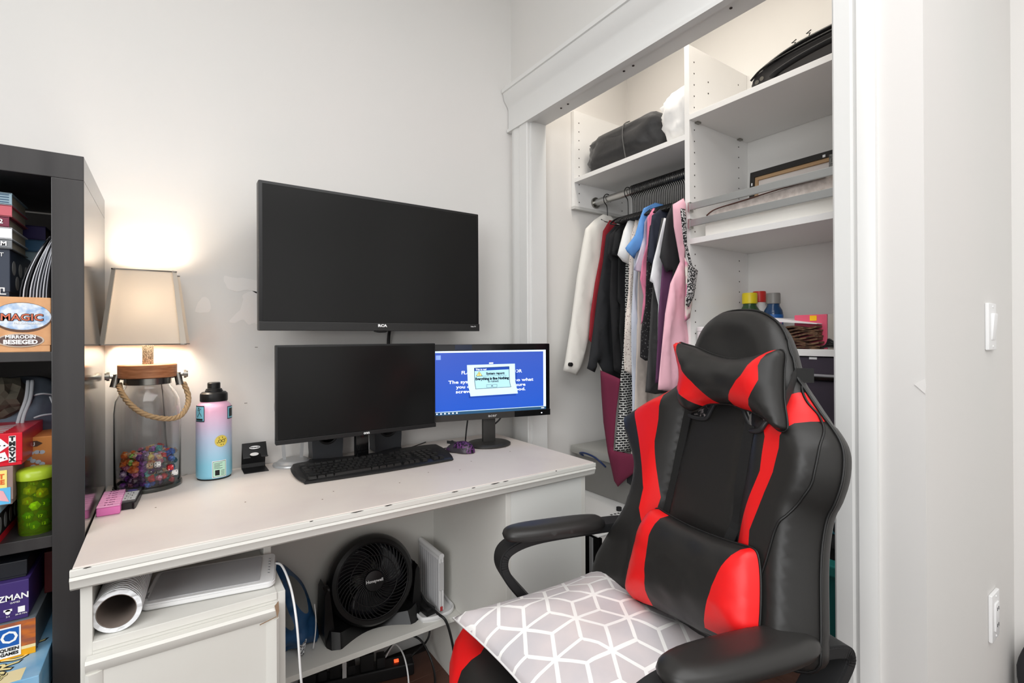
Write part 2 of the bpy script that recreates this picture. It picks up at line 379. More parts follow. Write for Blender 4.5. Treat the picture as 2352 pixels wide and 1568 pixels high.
text('MIRRODIN', .0090, WTXT, t, (L(-.2405), -.1668, 1.1645+zo), bold=.0003); text('BESIEGED', .0115, WTXT, t, (L(-.2405), -.1668, 1.1545+zo), bold=.0005)
NVY = mat('navy_card', (46, 54, 70), .5)
t = gbox('game_box', 'charcoal box with silver ovals on its side and a key pattern', -.42, -.263, -.37, -.19, 1.243, 1.34, NVY)
b = B()
for i, (y, z) in enumerate(((-.062, .062), (-.01, .062), (.04, .062), (-.036, .033), (.014, .033))): disc(b, FXR(.0788), (y, z), .013, .0145, 20, .0006)
ob('silver_oval', b, mat('silver_ink', (150, 150, 148), .4), t)
b = B()
for i in range(6):
    x = .068-i*.013; box(b, x-.005, x+.005, -.0912, -.0898, .006, .008); box(b, x-.005, x-.003, -.0912, -.0898, .008, .018); box(b, x-.005, x+.003, -.0912, -.0898, .018, .02); box(b, x+.001, x+.003, -.0912, -.0898, .012, .018)
ob('key_border', b, WTXT, t)
ob('bird_picture', bx(.03, .062, -.0912, -.0898, .034, .062), pat('bird_print', 'noise', (120, 190, 150), (235, 170, 80), 90, .5, (.45, .6)), t)
text('LOOT', .011, WTXT, t, (.055, -.0912, .085)); text('PASS', .012, WTXT, t, (.05, -.0912, .028), bold=.0003)
def book(name, label, x0, x1, y0, y1, z0, z1, mc, group='books stacked on the upper bookcase shelf', spine='front', rz=0.):
    c = ((x0+x1)/2, (y0+y1)/2, z0); t = thing(name, label, 'book', c, rz, group, world=False); hx, hy, h = (x1-x0)/2, (y1-y0)/2, z1-z0
    b = B(); box(b, -hx, hx, -hy, hy, 0, .0018); box(b, -hx, hx, -hy, hy, h-.0018, h); box(b, -hx, hx, -hy, -hy+.002, 0, h, .0008)
    ob('cover', b, mc, t); ob('pages', bx(-hx+.002, hx-.004, -hy+.002, hy-.003, .0019, h-.0019), PAGE, t); return t
PAGE = mat('pages', (186, 176, 156), .85, bump=(500, .3, .0004))
z = 1.34
for lb, c, th, tx in (('grey paperback under the stack with a white title block', (120, 124, 128), .019, 'SAM'), ('plain white spined paperback in the stack', (236, 238, 242), .023, ''), ('maroon paperback with white numerals on its spine', (118, 34, 62), .021, '1-2'), ('pink and red spined paperback near the top of the stack', (196, 92, 104), .023, ''), ('thick blue and white striped paperback on top of the stack', (150, 176, 190), .024, '')):
    t = book('book', lb, -.40, -.259-(.004 if th == .021 else 0), -.375, -.24, z, z+th, mat('cov%d' % c[0], c, .45))
    if tx: text(tx, .012, WTXT, t, (.052, -.0685, th/2), bold=.0003)
    if c[0] == 150:
        b = B()
        for k in range(4): box(b, .0, .066, -.0683, -.0674, .004+k*.005, .006+k*.005)
        ob('spine_stripe', b, mat('slate_blue', (62, 92, 120), .5), t)
    z += th+.0003
z = 1.335
gbox('game_box', 'white box with a grey title plate behind the stacked books', -.40, -.212, -.18, -.06, 1.243, z, mat('white_card', (232, 236, 240), .5))
t2 = COL.objects[-1]
z = 1.335
for lb, c, th in (('pale blue paperback at the bottom of the rear stack', (168, 198, 210), .026), ('blue paperback in the middle of the rear stack', (70, 128, 176), .028), ('dark purple book on top of the rear stack', (62, 48, 120), .032)):
    book('book', lb, -.40, -.238, -.19, -.07, z, z+th, mat('cov%d' % c[0], c, .45)); z += th+.0003
z = 1.335
for i, lb in enumerate(('dark book at the bottom of the rearmost stack by the bookcase side', 'dark book on top of the rearmost stack by the bookcase side')):
    book('book', lb, -.234, -.200, -.16, -.06, z, z+.045, mat('cov_dk', (44, 42, 40), .5)); z += .0453
# magazines leaning against the bookcase side
for i in range(9):
    g = (196, 198, 204) if i % 2 else (150, 152, 160); xb = -.246+i*.0048; lean = .030-i*.0022
    b = B(); n = 8
    for k in range(n):
        def X(t_): return xb+lean*(t_**1.7)*1.35
        t0, t1 = k/n, (k+1)/n; h = .118+.004*(i % 3)
        v = [(X(t0), 1.2434+h*t0), (X(t1), 1.2434+h*t1), (X(t1)+.0016, 1.2434+h*t1), (X(t0)+.0016, 1.2434+h*t0)]
        prism(b, v, .19, lambda a, c_, c: Vector((a, -.392+c, c_)))
    bmesh.ops.remove_doubles(b, verts=b.verts[:], dist=1e-5)
    o = ob('magazine', b, mat('mag_dark', (34, 34, 40), .5) if i in (0, 2) else mat('mag%d' % g[0], g, .5))
    props(o, 'black covered booklet leaning outermost in the magazine row' if i == 0 else 'thin pale magazine, %s from the black covered booklet in the leaning row' % ['', 'first', '', 'third', 'fourth', 'fifth', 'sixth', 'seventh', 'eighth and last'][i] if i != 2 else 'second dark booklet leaning in the magazine row', 'magazine', 'magazines leaning on the upper shelf')
# second compartment
t = gbox('game_box', 'flat red box with black photo strip under the yellow dice box', -.44, -.272, -.43, -.22, .768, .838, mat('pale_blue_card', (176, 208, 232), .5), lid=mat('red_card', (196, 20, 40), .45))
ob('photo_strip', bx(.0838, .0848, -.1, .1, .014, .056), KTXT, t); ob('red_edge', bx(.0836, .0849, -.105, .105, .0, .013), mat('red_card'), t)
b = B()
for i in range(5): disc(b, FXR(.0848), (-.08+i*.038, .034), .010, .015, 14, .0006)
ob('photo_figure', b, mat('photo_grey', (120, 120, 122), .6), t)
t = gbox('game_box', 'small yellow and blue dice game box, middle of the left stack', -.42, -.2535, -.402, -.25, .8385, .913, mat('worn_card', (146, 124, 118), .6))
ob('label_panel', bx(.0, .075, -.0772, -.0765, .034, .068), mat('yellow_ink', (246, 226, 130), .5), t); ob('label_panel', bx(.0, .08, -.077, -.0763, .002, .034), mat('sky_ink', (96, 184, 228), .5), t)
text('WEST', .0125, mat('orange_ink', (226, 100, 40), .5), t, (.055, -.0776, .056), bold=.0005); text('DICE', .0125, mat('orange_ink'), t, (.058, -.0776, .045), bold=.0005)
ob('pink_shape', prism(B(), [(.03, .03), (.06, .012), (.078, .006), (.07, .028), (.05, .036)], .0004, FX(-.0772)), mat('pink_ink', (232, 170, 178), .5), t)
t = gbox('game_box', 'glossy red dice game box with white dice print, top of the left stack', -.42, -.2405, -.40, -.21, .9135, .977, mat('bright_red_card', (214, 22, 44), .3))
def dieprint(x, z, s, a, tt):
    c_, s_ = cos(a), sin(a); Q = [(x+s*(c_*p-s_*q), z+s*(s_*p+c_*q)) for p, q in ((-1, -1), (1, -1), (1, 1), (-1, 1))]
    o = ob('printed_die', prism(B(), Q, .0004, FX(-.0953)), WTXT, tt); k = B()
    for p, q in ((-.5, .5), (0, 0), (.5, -.5)): disc(k, FX(-.0958), (x+s*(c_*p-s_*q), z+s*(s_*p+c_*q)), s*.17, s*.14, 8)
    ob('pip', k, KTXT, o)
dieprint(.058, .041, .0095, .7, t); dieprint(.060, .018, .008, .3, t); dieprint(.048, .012, .007, .9, t)
ox = bx(.0705, .0805, -.0955, -.095, .006, .058, .001, 1); ob('title_backing', ox, WTXT, t)
for i, ch in enumerate('TMOVX'): text(ch, .0115, KTXT, t, (.0755, -.0962, .0525-i*.0102), bold=.0007)
b = B()
for i in range(9): box(b, .0+.0, .06, -.08+i*.013, -.076+i*.013, .0635, .0641, 0, 1, RZ(.1*(i % 3)))
ob('lid_print', b, GREYP, t)
t = gbox('game_box', 'upright orange to red box with printed dice behind the green tub', -.262, -.2065, -.31, -.2, .768, .952, None or mat('orange_card', (232, 150, 74), .5))
og = MC['orange_card'].node_tree; bs = og.nodes['Principled BSDF']; tcn = og.nodes.new('ShaderNodeTexCoord'); sp = og.nodes.new('ShaderNodeSeparateXYZ'); cr = og.nodes.new('ShaderNodeValToRGB')
cr.color_ramp.elements[0].position = .10; cr.color_ramp.elements[1].position = .15; cr.color_ramp.elements[0].color = lin((176, 34, 66)); cr.color_ramp.elements[1].color = lin((236, 160, 84))
og.links.new(tcn.outputs['Object'], sp.inputs[0]); og.links.new(sp.outputs['Z'], cr.inputs[0]); og.links.new(cr.outputs[0], bs.inputs['Base Color'])
ob('badge', prism(B(), [(-.010, .176), (.0, .176), (.009, .17), (.0, .164), (-.010, .164)], .0006, FX(-.0552)), mat('badge_brown', (92, 66, 50), .5), t); text('J', .008, WTXT, t, (-.004, -.056, .17), bold=.0004)
for x, z in ((-.016, .150), (-.009, .151), (.0, .152), (.008, .151), (-.012, .140), (-.006, .134), (.002, .131), (.008, .126), (-.006, .122)):
    ob('printed_bead', disc(B(), FX(-.0552), (x, z), .0048, .0042, 12), mat('bead_print', (206, 218, 232), .5), t)
o = ob('folder', bx(-.2045, -.1990, -.33, -.1, .768, 1.0, .001), mat('lilac_card', (206, 160, 214), .4)); props(o, 'thin lilac and plum folder standing against the bookcase side', 'folder')
# grey fabric bag with pale straps
def bagF(a, c_, d): return Vector((a, -.16-d, c_))
pg = smo([(-.44, .77), (-.44, 1.0), (-.36, 1.06), (-.27, 1.075), (-.225, 1.06), (-.20, 1.02), (-.1985, .93), (-.1985, .77)], 4)
r = puff('fabric_bag', mat('grey_canvas', (92, 102, 114), .9, bump=(300, .3, .0006)), pg, bagF, lambda x, y, d: .05*sqrt(min(1, d/.04))+wr((x, y, 0), 22, .02)*min(1, d/.03), lambda x, y, d: .06*min(1, d/.03), .014)
props(r[0], 'grey canvas bag with pale straps stuffed behind the dice games', 'bag')
b = B()
for P in ([(-.262, -.225, 1.068), (-.262, -.245, 1.03), (-.272, -.25, .99), (-.28, -.245, .95)], [(-.255, -.225, 1.068), (-.255, -.246, 1.03), (-.265, -.252, .99), (-.27, -.247, .95)], [(-.25, -.235, 1.035), (-.235, -.24, 1.038), (-.215, -.225, 1.032)], [(-.25, -.238, .985), (-.235, -.24, .99), (-.21, -.225, .99)], [(-.225, -.232, 1.03), (-.215, -.236, 1.0), (-.205, -.225, .975)], [(-.22, -.23, .955), (-.205, -.225, .955)]): tube(b, curve(P, 5), .0035, 6, flat=.6)
ob('strap', b, mat('pale_webbing', (178, 184, 188), .85), r[0], 3.2)
o = ob('pouch', ball(B(), (-.31, -.20, 1.03), .05, .05, .045, 3, .25, 3), mat('olive_cloth', (92, 88, 76), .9)); props(o, 'soft olive cloth pouch beside the grey canvas bag', 'pouch')
# green tub of dice
tx, ty = -.226, -.368
t = thing('dice_tub', 'translucent green lidded tub of large dice on the bookcase shelf', 'container', (tx, ty, .768))
GRN = mat('green_translucent', (190, 232, 70), .15, tr=.93, ior=1.12)
b = B(); pr_ = [(.0, .0), (.024, .0), (.027, .004), (.0285, .118), (.027, .118), (.0255, .006), (.0, .006)]
lathe(b, pr_[1:-1], 28, (tx, ty, .768), cap0=False, cap1=False); box(b, tx-.001, tx+.001, ty-.001, ty+.001, .7682, .7684)
lathe(b, [(.0255, .0), (.0255, .003)], 28, (tx, ty, .7681)); ob('tub_body', b, GRN, t, 1.)
b = B(); lathe(b, [(.0305, .110), (.031, .113), (.031, .126), (.026, .130), (.012, .1325)], 28, (tx, ty, .768)); ob('tub_lid', b, mat('green_lid', (196, 222, 60), .25, tr=.35), t, 1.)
D20 = []
DIEC = {'amber': (208, 136, 16), 'dark green': (22, 74, 34), 'moss green': (70, 120, 60), 'cream': (232, 226, 160)}
for i, (x, y, z, r_, c) in enumerate(((-.008, -.009, .088, .0115, 'amber'), (.010, -.009, .080, .0115, 'amber'), (-.006, .008, .098, .010, 'amber'), (-.012, -.004, .066, .010, 'amber'), (.012, .009, .094, .010, 'dark green'), (.0, -.013, .056, .0098, 'cream'), (.015, -.003, .058, .0098, 'dark green'), (-.010, -.010, .037, .0105, 'moss green'), (.010, -.010, .036, .0105, 'dark green'), (-.003, .010, .075, .0105, 'dark green'), (.002, .011, .050, .0105, 'dark green'), (-.012, .006, .018, .010, 'moss green'), (.0, -.012, .0165, .010, 'moss green'), (.013, .003, .017, .010, 'dark green'))):
    b = B(); ball(b, (tx+x, ty+y, .768+z), r_, sub=1, rot=Euler((i, i*2, i*3)).to_matrix())
    o = ob('die', b, mat('die_'+c, DIEC[c], .2)); props(o, c+' twenty-sided die inside the green tub', 'die', 'dice in the green tub')
    text(str((i*7) % 20+1), .0075, mat('gold_ink', (240, 220, 130), .4), o, (tx+x*.9, ty+y-r_-.0002, .768+z), bold=.0002, name='number')
# third compartment
PUR = mat('purple_card', (62, 44, 108), .45)
t = gbox('game_box', 'deep purple game box with white icons on the low bookcase shelf', -.42, -.231, -.405, -.2, .6125, .688, PUR)
text('ZMAN', .016, WTXT, t, (.073, -.1032, .045), bold=.0003, sx=.95); text('GAMES', .0045, WTXT, t, (.075, -.1032, .035)); text('e', .02, WTXT, t, (.043, -.1032, .045), bold=.0004)
b = B()
for x in (.044, .065): box(b, x-.006, x+.006, -.1035, -.1028, .020, .024); disc(b, FX(-.1028), (x, .019), .004, .005, 10, .0007)
box(b, .079, .089, -.1035, -.1028, .014, .025); ob('icon', b, WTXT, t)
text('2-4', .004, WTXT, t, (.065, -.1032, .010)); text('30-45 MIN.', .0038, WTXT, t, (.084, -.1032, .0105))
t = gbox('game_box', 'orange game box with blue and white logo under the purple box', -.43, -.2205, -.41, -.13, .5425, .6115, mat('slate_lid', (104, 112, 118), .5))
ob('front_art', bx(-.02, .1047, -.1412, -.1398, .018, .068), pat('canyon', 'noise', (196, 106, 40), (150, 84, 60), 30, .5, (.4, .6), (1, 1, 3)), t)
ob('front_stripe', bx(-.02, .1047, -.1413, -.1398, .0, .0125), mat('amber_card', (238, 170, 24), .4), t); ob('front_stripe', bx(-.02, .1047, -.1413, -.1398, .0125, .0185), mat('cream_card', (238, 222, 170), .4), t)
ob('logo_plate', bx(.052, .084, -.1422, -.141, .004, .062), WTXT, t); ob('logo_square', bx(.0545, .0815, -.1427, -.142, .025, .0595), mat('logo_blue', (24, 92, 176), .4), t)
text('O', .032, WTXT, t, (.068, -.1431, .0415), bold=.0004); text('QUEEN', .0082, KTXT, t, (.068, -.1426, .0190), bold=.0003); text('GAMES', .0080, KTXT, t, (.068, -.1426, .0105), bold=.0003)
BLUC = pat('sky_card', 'noise', (108, 168, 208), (146, 190, 220), 14, .35, (.4, .6))
t = gbox('game_box', 'large pale blue game box with yellow script on its lid, lowest visible', -.50, -.2005, -.505, -.10, .455, .542, BLUC, lid=mat('dusk_card', (44, 54, 74), .5))
for s, x, y, sz in (('BRUX', .100, -.115, .05), ('TiLe', .084, -.185, .030)):
    R_ = Matrix.Translation((x, y, .0874)) @ Matrix.Rotation(radians(68), 4, 'Z')
    text(s, sz, KTXT, t, (0, 0, 0), mtx=R_, bold=.0022 if sz > .04 else .0008)
    text(s, sz, mat('straw_ink', (240, 226, 160), .5), t, (0, 0, 0), mtx=Matrix.Translation((0, 0, .0004)) @ R_, bold=.0)
ob('lid_panel', bx(.055, .125, -.20, -.158, .087, .0872), mat('cream_card'), t)
gbox('game_box', 'black box with faint white lettering on top of the purple box', -.42, -.236, -.39, -.2, .6885, .722, mat('black_card', (26, 28, 34), .45))
o = ob('book', bx(-.225, -.2, -.30, -.12, .6125, .70, .001), mat('dark_red_card', (96, 22, 24), .5)); props(o, 'small dark red book standing deep beside the purple box', 'book')
gbox('game_box', 'dark grey box at the bottom beneath the pale blue box', -.50, -.2, -.41, -.1, .3985, .4545, mat('dusk_card'))
# ================================================================ DESK
t = thing('desk', 'long worn white painted desk with pedestals and a moulded edge', 'desk', (.5, -.3, 0))
ob('desktop', bx(-.143, 1.116, -.597, -.004, .7435, .758, .002, 2), DESKT, t)
P = [(-.560, .7434), (-.604, .7434), (-.606, .738), (-.603, .733), (-.600, .722), (-.592, .7165), (-.560, .7165)]
b = prism(B(), P, 1.262, lambda a, c_, c: Vector((-.146+c, a, c_))); ob('edge_moulding', b, DESKW, t, .5)
ob('edge_moulding', bx(-.146, 1.118, -.6045, -.5975, .7436, .7565, .0018), DESKW, t)
ob('edge_moulding', bx(1.085, 1.118, -.56, -.004, .7165, .7434, .004), DESKW, t)
for x0, x1, y0, z0, z1, nm in ((-.134, -.117, -.585, 0, .7434, 'pedestal_side'), (.187, .204, -.585, 0, .612, 'pedestal_side'), (.187, .204, -.40, .612, .7434, 'pedestal_side'), (.783, .800, -.585, 0, .7434, 'pedestal_side'), (1.072, 1.089, -.585, 0, .7434, 'pedestal_side')):
    ob(nm, bx(x0, x1, y0, -.02, z0, z1, .001), DESKW, t)
ob('cubby_shelf', bx(-.117, .187, -.588, -.02, .598, .614, .0012), DESKW, t); ob('pedestal_rail', bx(-.117, .187, -.586, -.570, .58, .5979), DESKW, t)
ob('pedestal_back', bx(-.117, .187, -.03, -.02, 0, .7434), DESKW, t)
d = ob('pedestal_door', bx(-.125, .187, -.604, -.588, .02, .592, .002), DESKW, t)
fr = [(0, 0), (.004, -.004), (.014, -.010), (.022, -.004), (.026, 0)]
b = B()
for (ax, az, dx, dz, Ln) in ((-.125, .592, 1, 0, .312), (-.125, .592, 0, -1, .57), (.187, .592, 0, -1, .57)):
    pass
for s0, s1, z0, z1 in ((-.125, .187, .568, .592), (-.125, -.101, .02, .568), (.163, .187, .02, .568)):
    w = min(s1-s0, z1-z0); vert = (z1-z0) > (s1-s0)
    pr2 = [(0, 0), (0, -.004), (.005, -.008), (w-.008, -.006), (w, -.001), (w, 0)]
    if vert:
        flip = s0 > 0; prism(b, [((s1-a) if flip else (s0+a), c_) for a, c_ in pr2], z1-z0, lambda a, c_, c: Vector((a, -.604+c_, z0+c)))
    else: prism(b, [(z1-a, c_) for a, c_ in pr2], s1-s0, lambda a, c_, c: Vector((s0+c, -.604+c_, a)))
ob('door_moulding', b, DESKW, d, .5)
ob('modesty_panel', bx(.204, .783, -.114, -.102, .236, .7434), DESKW, t)
ob('low_shelf', bx(.204, .783, -.318, -.02, .234, .25, .001), DESKW, t)
ob('pedestal_front', bx(.800, 1.072, -.585, -.572, 0, .7434), mat('panel_white', (226, 227, 223), .45), t)
b = B()
random.seed(3)
for x, z, w in ((-.128, .7565, .012), (-.075, .738, .01), (.34, .757, .03), (.42, .757, .02), (.60, .757, .02), (.66, .757, .012), (.25, .757, .008), (.72, .757, .03), (.76, .757, .02), (.69, .739, .012), (.95, .757, .006)):
    prism(b, [(x, z-.0003), (x+w*.4, z-.0010-random.random()*.0010), (x+w, z-.0003), (x+w*.8, z+.0006), (x+w*.2, z+.0006)], .0006, FXZ(-.6044))
ob('paint_chip', b, mat('chip_dark', (44, 36, 32), .8), t)['kind'] = 'stuff'
b = B()
for P in ([(.178, .598), (.186, .606), (.187, .585), (.183, .570), (.181, .584)], [(.150, .5685), (.181, .575), (.182, .5735), (.150, .5665)]): prism(b, P, .0006, FXZ(-.6124))
ob('paint_chip', b, mat('chip_brown', (150, 124, 100), .8), d)
b = B()
for x, y in ((.35, -.42), (.31, -.47), (.52, -.45), (.63, -.40), (-.03, -.30), (.80, -.36), (.98, -.32), (1.0, -.26), (.72, -.43), (.15, -.38)): cyl(b, (x, y, .758), (x, y, .7584), .0018, seg=8)
ob('desk_speck', b, mat('speck', (120, 96, 84), .8), t)['kind'] = 'stuff'
# ================================================================ LAMP
LX, LY, LZ = -.0505, -.082, .758
t = thing('table_lamp', 'glass jar table lamp with rope handle and pale square shade, lit', 'lamp', (LX, LY, LZ))
b = B()
prf = [(.0, .0), (.069, .0), (.0735, .004), (.0745, .012), (.0745, .205), (.0715, .236), (.063, .258), (.053, .270), (.050, .276), (.050, .292), (.0475, .292), (.0475, .275), (.0505, .268), (.0605, .256), (.069, .235), (.072, .205), (.072, .012), (.070, .0065), (.0, .0065)]
lathe(b, prf[1:-1], 48, (LX, LY, LZ), cap0=True, cap1=True); ob('glass_jar', b, GLASS, t, .9)
b = B(); lathe(b, [(.0745, .0005), (.0768, .001), (.0775, .006), (.0765, .011), (.0748, .0115)], 48, (LX, LY, LZ), cap0=False, cap1=False); ob('jar_foot_ring', b, mat('dark_foot', (52, 54, 50), .2, coat=.5), t, 1.)
b = B(); lathe(b, [(.0515, .279), (.0535, .280), (.0535, .296), (.051, .297)], 40, (LX, LY, LZ)); ob('lid_band', b, CHR2, t, .6)
b = B(); lathe(b, [(.060, .2972), (.0655, .299), (.066, .331), (.0645, .333)], 48, (LX, LY, LZ)); ob('wooden_lid', b, mat('lid_wood', (150, 92, 58), .5, var=((190, 132, 92), 30, .3, .7, (1, 1, 8)), bump=(60, .2, .0006)), t, .6)
b = B(); lathe(b, [(.0128, .3332), (.0128, .392)], 24, (LX, LY, LZ)); ob('neck', b, mat('mosaic_neck', (168, 162, 148), .3, .6, bump=(420, .8, .001), var=((90, 86, 76), 380, .4, .6)), t, 1.)
b = B(); cyl(b, (LX, LY, LZ+.392), (LX, LY, LZ+.44), .008); cyl(b, (LX, LY, LZ+.44), (LX, LY, LZ+.455), .014)
for a in range(4): tube(b, [(LX, LY, LZ+.57), (LX+.066*cos(a*pi/2+.785), LY+.066*sin(a*pi/2+.785), LZ+.575)], .0012, 5)
ob('socket', b, CHR2, t, .6)
b = B(); ball(b, (LX, LY, LZ+.49), .020, sub=3); ob('bulb', b, mat('bulb', (255, 226, 190), .4, emit=6.), t, 3.2)
SH = bpy.data.materials.new('shade_fabric'); SH.use_nodes = True; nt = SH.node_tree; nt.nodes.remove(nt.nodes['Principled BSDF'])
d1 = nt.nodes.new('ShaderNodeBsdfDiffuse'); d1.inputs[0].default_value = lin((226, 216, 202)); d2 = nt.nodes.new('ShaderNodeBsdfTranslucent'); d2.inputs[0].default_value = lin((246, 226, 200))
mx = nt.nodes.new('ShaderNodeMixShader'); mx.inputs[0].default_value = .02; nt.links.new(d1.outputs[0], mx.inputs[1]); nt.links.new(d2.outputs[0], mx.inputs[2]); nt.links.new(mx.outputs[0], nt.nodes['Material Output'].inputs[0])
b = B(); zs = (LZ+.387, LZ+.582); hs = (.0915, .069); ra = radians(-4)
def ringp(h, z, cut=.012):
    P = []
    for sx, sy in ((1, -1), (1, 1), (-1, 1), (-1, -1)):
        for q in ((0, 1), (1, 0)) if (sx*sy < 0) else ((1, 0), (0, 1)): P.append((sx*(h-cut*q[0]), sy*(h-cut*q[1])))
    return [Vector((LX+x*cos(ra)-y*sin(ra), LY*1.+(x*sin(ra)+y*cos(ra))*.88, z)) for x, y in P]
lo = [b.verts.new(p) for p in ringp(hs[0], zs[0])]; hi = [b.verts.new(p) for p in ringp(hs[1], zs[1], .009)]
for i in range(8): b.faces.new((lo[i], lo[(i+1) % 8], hi[(i+1) % 8], hi[i]))
sh = ob('lamp_shade', b, SH, t)
b = B()
for z, h, cut in ((zs[0], hs[0], .012), (zs[1], hs[1], .009)): tube(b, ringp(h+.0006, z, cut), .0019, 6, closed=True)
for i in range(0): pass
ob('shade_trim', b, mat('shade_tape', (186, 180, 172), .8), sh, 3.2)
for s in (-1, 1):
    b = B(); p = Vector((LX+s*.05, LY, LZ+.297)); e = Vector((LX+s*.081, LY-.004, LZ+.303)); cyl(b, p, e, .0055); cyl(b, e, e+Vector((s*.006, 0, 0)), .0115); cyl(b, e+Vector((s*.006, 0, 0)), e+Vector((s*.010, 0, 0)), .009)
    q = Vector((LX+s*.066, LY-.003, LZ+.30)); cyl(b, q+Vector((0, 0, .006)), q+Vector((s*.006, -.006, -.026)), .0085, .0095); bmesh.ops.create_uvsphere(b, u_segments=10, v_segments=8, radius=.009, matrix=Matrix.Translation(q))
    ob('handle_clamp', b, CHR2, t, .7)
rp = curve([(-.112, -.085, 1.04), (-.105, -.125, 1.022), (-.085, -.153, .992), (-.056, -.166, .966), (-.015, -.163, .950), (.019, -.142, .950), (.037, -.112, .972), (.0405, -.092, 1.0), (.030, -.085, 1.036)], 12)
b = B()
for k in range(3):
    P = []; up_ = Vector((0, 0, 1))
    for i, p in enumerate(rp):
        tt = (rp[min(i+1, len(rp)-1)]-rp[max(i-1, 0)]).normalized(); s_ = tt.cross(up_).normalized(); w = s_.cross(tt); a = i*.62+k*2*pi/3
        P.append(p+s_*cos(a)*.0036+w*sin(a)*.0036)
    tube(b, P, .0038, 6)
ob('rope_handle', b, mat('jute', (176, 148, 112), .95, bump=(300, .7, .001)), t, 3.2)
b = B(); tube(b, curve([(LX+.03, LY+.05, LZ+.29), (LX+.036, LY+.076, LZ+.2), (LX+.042, LY+.078, LZ+.1), (LX+.055, LY+.074, LZ+.004), (LX+.09, LY+.073, LZ+.003)], 8), .0018, 6); ob('lamp_cord', b, mat('cord_clear', (170, 168, 162), .3), t, 3.2)
# dice in the jar: every one an object
CL = {'purple': ((104, 44, 130), .2), 'dark purple': ((52, 22, 66), 0), 'orange': ((232, 110, 50), .3), 'red': ((190, 36, 44), .15), 'pink': ((214, 110, 140), .35), 'teal': ((60, 160, 160), .3), 'blue': ((44, 84, 176), .2), 'black': ((22, 22, 26), 0), 'amber': ((214, 168, 90), .35), 'dark teal': ((26, 62, 72), .1), 'lilac': ((176, 150, 200), .4), 'peach': ((236, 180, 140), .35), 'green': ((120, 170, 50), .25), 'white': ((236, 234, 232), 0)}
DM = {}
def diemesh(kind, cn):
    if (kind, cn) in DM: return DM[(kind, cn)]
    b = B(); r_ = .0090
    if kind == 0: bmesh.ops.create_icosphere(b, subdivisions=1, radius=r_)
    elif kind == 1: bmesh.ops.create_cube(b, size=.0135); bmesh.ops.bevel(b, geom=b.edges[:], offset=.0014, segments=2, affect='EDGES')
    elif kind == 2:
        v = [b.verts.new(p) for p in ((r_, 0, 0), (-r_, 0, 0), (0, r_, 0), (0, -r_, 0), (0, 0, r_*1.15), (0, 0, -r_*1.15))]
        for a_, c_ in ((0, 2), (2, 1), (1, 3), (3, 0)): b.faces.new((v[a_], v[c_], v[4])); b.faces.new((v[c_], v[a_], v[5]))
    else:
        rg = [b.verts.new((r_*.95*cos(k*.628), r_*.95*sin(k*.628), .0012*(1 if k % 2 else -1))) for k in range(10)]; tp = b.verts.new((0, 0, r_)); bt = b.verts.new((0, 0, -r_))
        for k in range(10): b.faces.new((rg[k], rg[(k+1) % 10], tp)); b.faces.new((rg[(k+1) % 10], rg[k], bt))
    me = bpy.data.meshes.new('die'); b.to_mesh(me); b.free(); c, tr_ = CL[cn]
    me.materials.append(mat('jar_die_'+cn.replace(' ', '_'), c, .12, tr=tr_, var=(tuple(min(255, int(x*1.35+25)) for x in c), 130, .45, .62))); DM[(kind, cn)] = me; return me
DN = ['twenty-sided', 'six-sided', 'eight-sided', 'ten-sided']
def die(kind, cn, p, e, label=None, group=True):
    o = bpy.data.objects.new('die', diemesh(kind, cn)); COL.objects.link(o); o.location = p; o.rotation_euler = e
    props(o, label or 'small %s %s die heaped in the glass jar of the lamp' % (cn, DN[kind]), 'die', 'dice heaped in the glass jar' if group else None); return o
random.seed(11); PS = []
feat = [((-.0445, -.1475, .828), 'peach', 3, 'peach coloured square die with three pips against the jar front'), ((-.0285, -.1465, .8288), 'white', 4, 'white square die with four pips against the jar front'), ((-.0415, -.1475, .8132), 'dark purple', 1, 'maroon square die just below the peach one'), ((-.002, -.137, .8145), 'red', 2, 'coral red square die at the right of the jar front'), ((.009, -.130, .7985), 'white', 2, 'white square die low at the right of the jar front')]
for p, cn, n, lb in feat: PS.append(Vector(p))
import itertools
cand = []
lay = 0; z = .7752
while z < .868:
    off = .0085*(lay % 2)
    for i in range(-5, 6):
        for k in range(-5, 6):
            x = (i+.5*(k % 2))*.0172+off; y = k*.0149+off*.6
            top = .853+.008*sin(x*60+1)+.006*cos(y*70)
            if hypot(x, y) < .0605 and z < top: cand.append((x, y, z))
    z += .0142; lay += 1
random.shuffle(cand); cand.sort(key=lambda c: c[1])
nd = 0
for x, y, z in cand:
    p = Vector((LX+x+random.uniform(-.001, .001), LY+y+random.uniform(-.001, .001), z+random.uniform(-.001, .001)))
    if any((p-q).length < .0135 for q in PS[:5]): continue
    if nd >= 290: break
    nx = x/.06; zz = (z-.77)/.08
    if nx < -.3 and zz > .55: w = ['orange', 'orange', 'peach', 'pink', 'green', 'teal']
    elif nx < -.1: w = ['purple', 'dark purple', 'black', 'purple', 'pink', 'dark purple', 'lilac']
    elif nx > .45: w = ['dark teal', 'dark teal', 'peach', 'blue', 'red', 'teal', 'black']
    elif zz > .6: w = ['peach', 'amber', 'purple', 'lilac', 'orange', 'teal', 'red', 'pink']
    else: w = ['blue', 'lilac', 'pink', 'red', 'amber', 'teal', 'dark purple', 'blue', 'black']
    die(random.choice([0, 0, 0, 1, 2, 3]), random.choice(w), p, (random.uniform(0, 6), random.uniform(0, 6), random.uniform(0, 6))); nd += 1
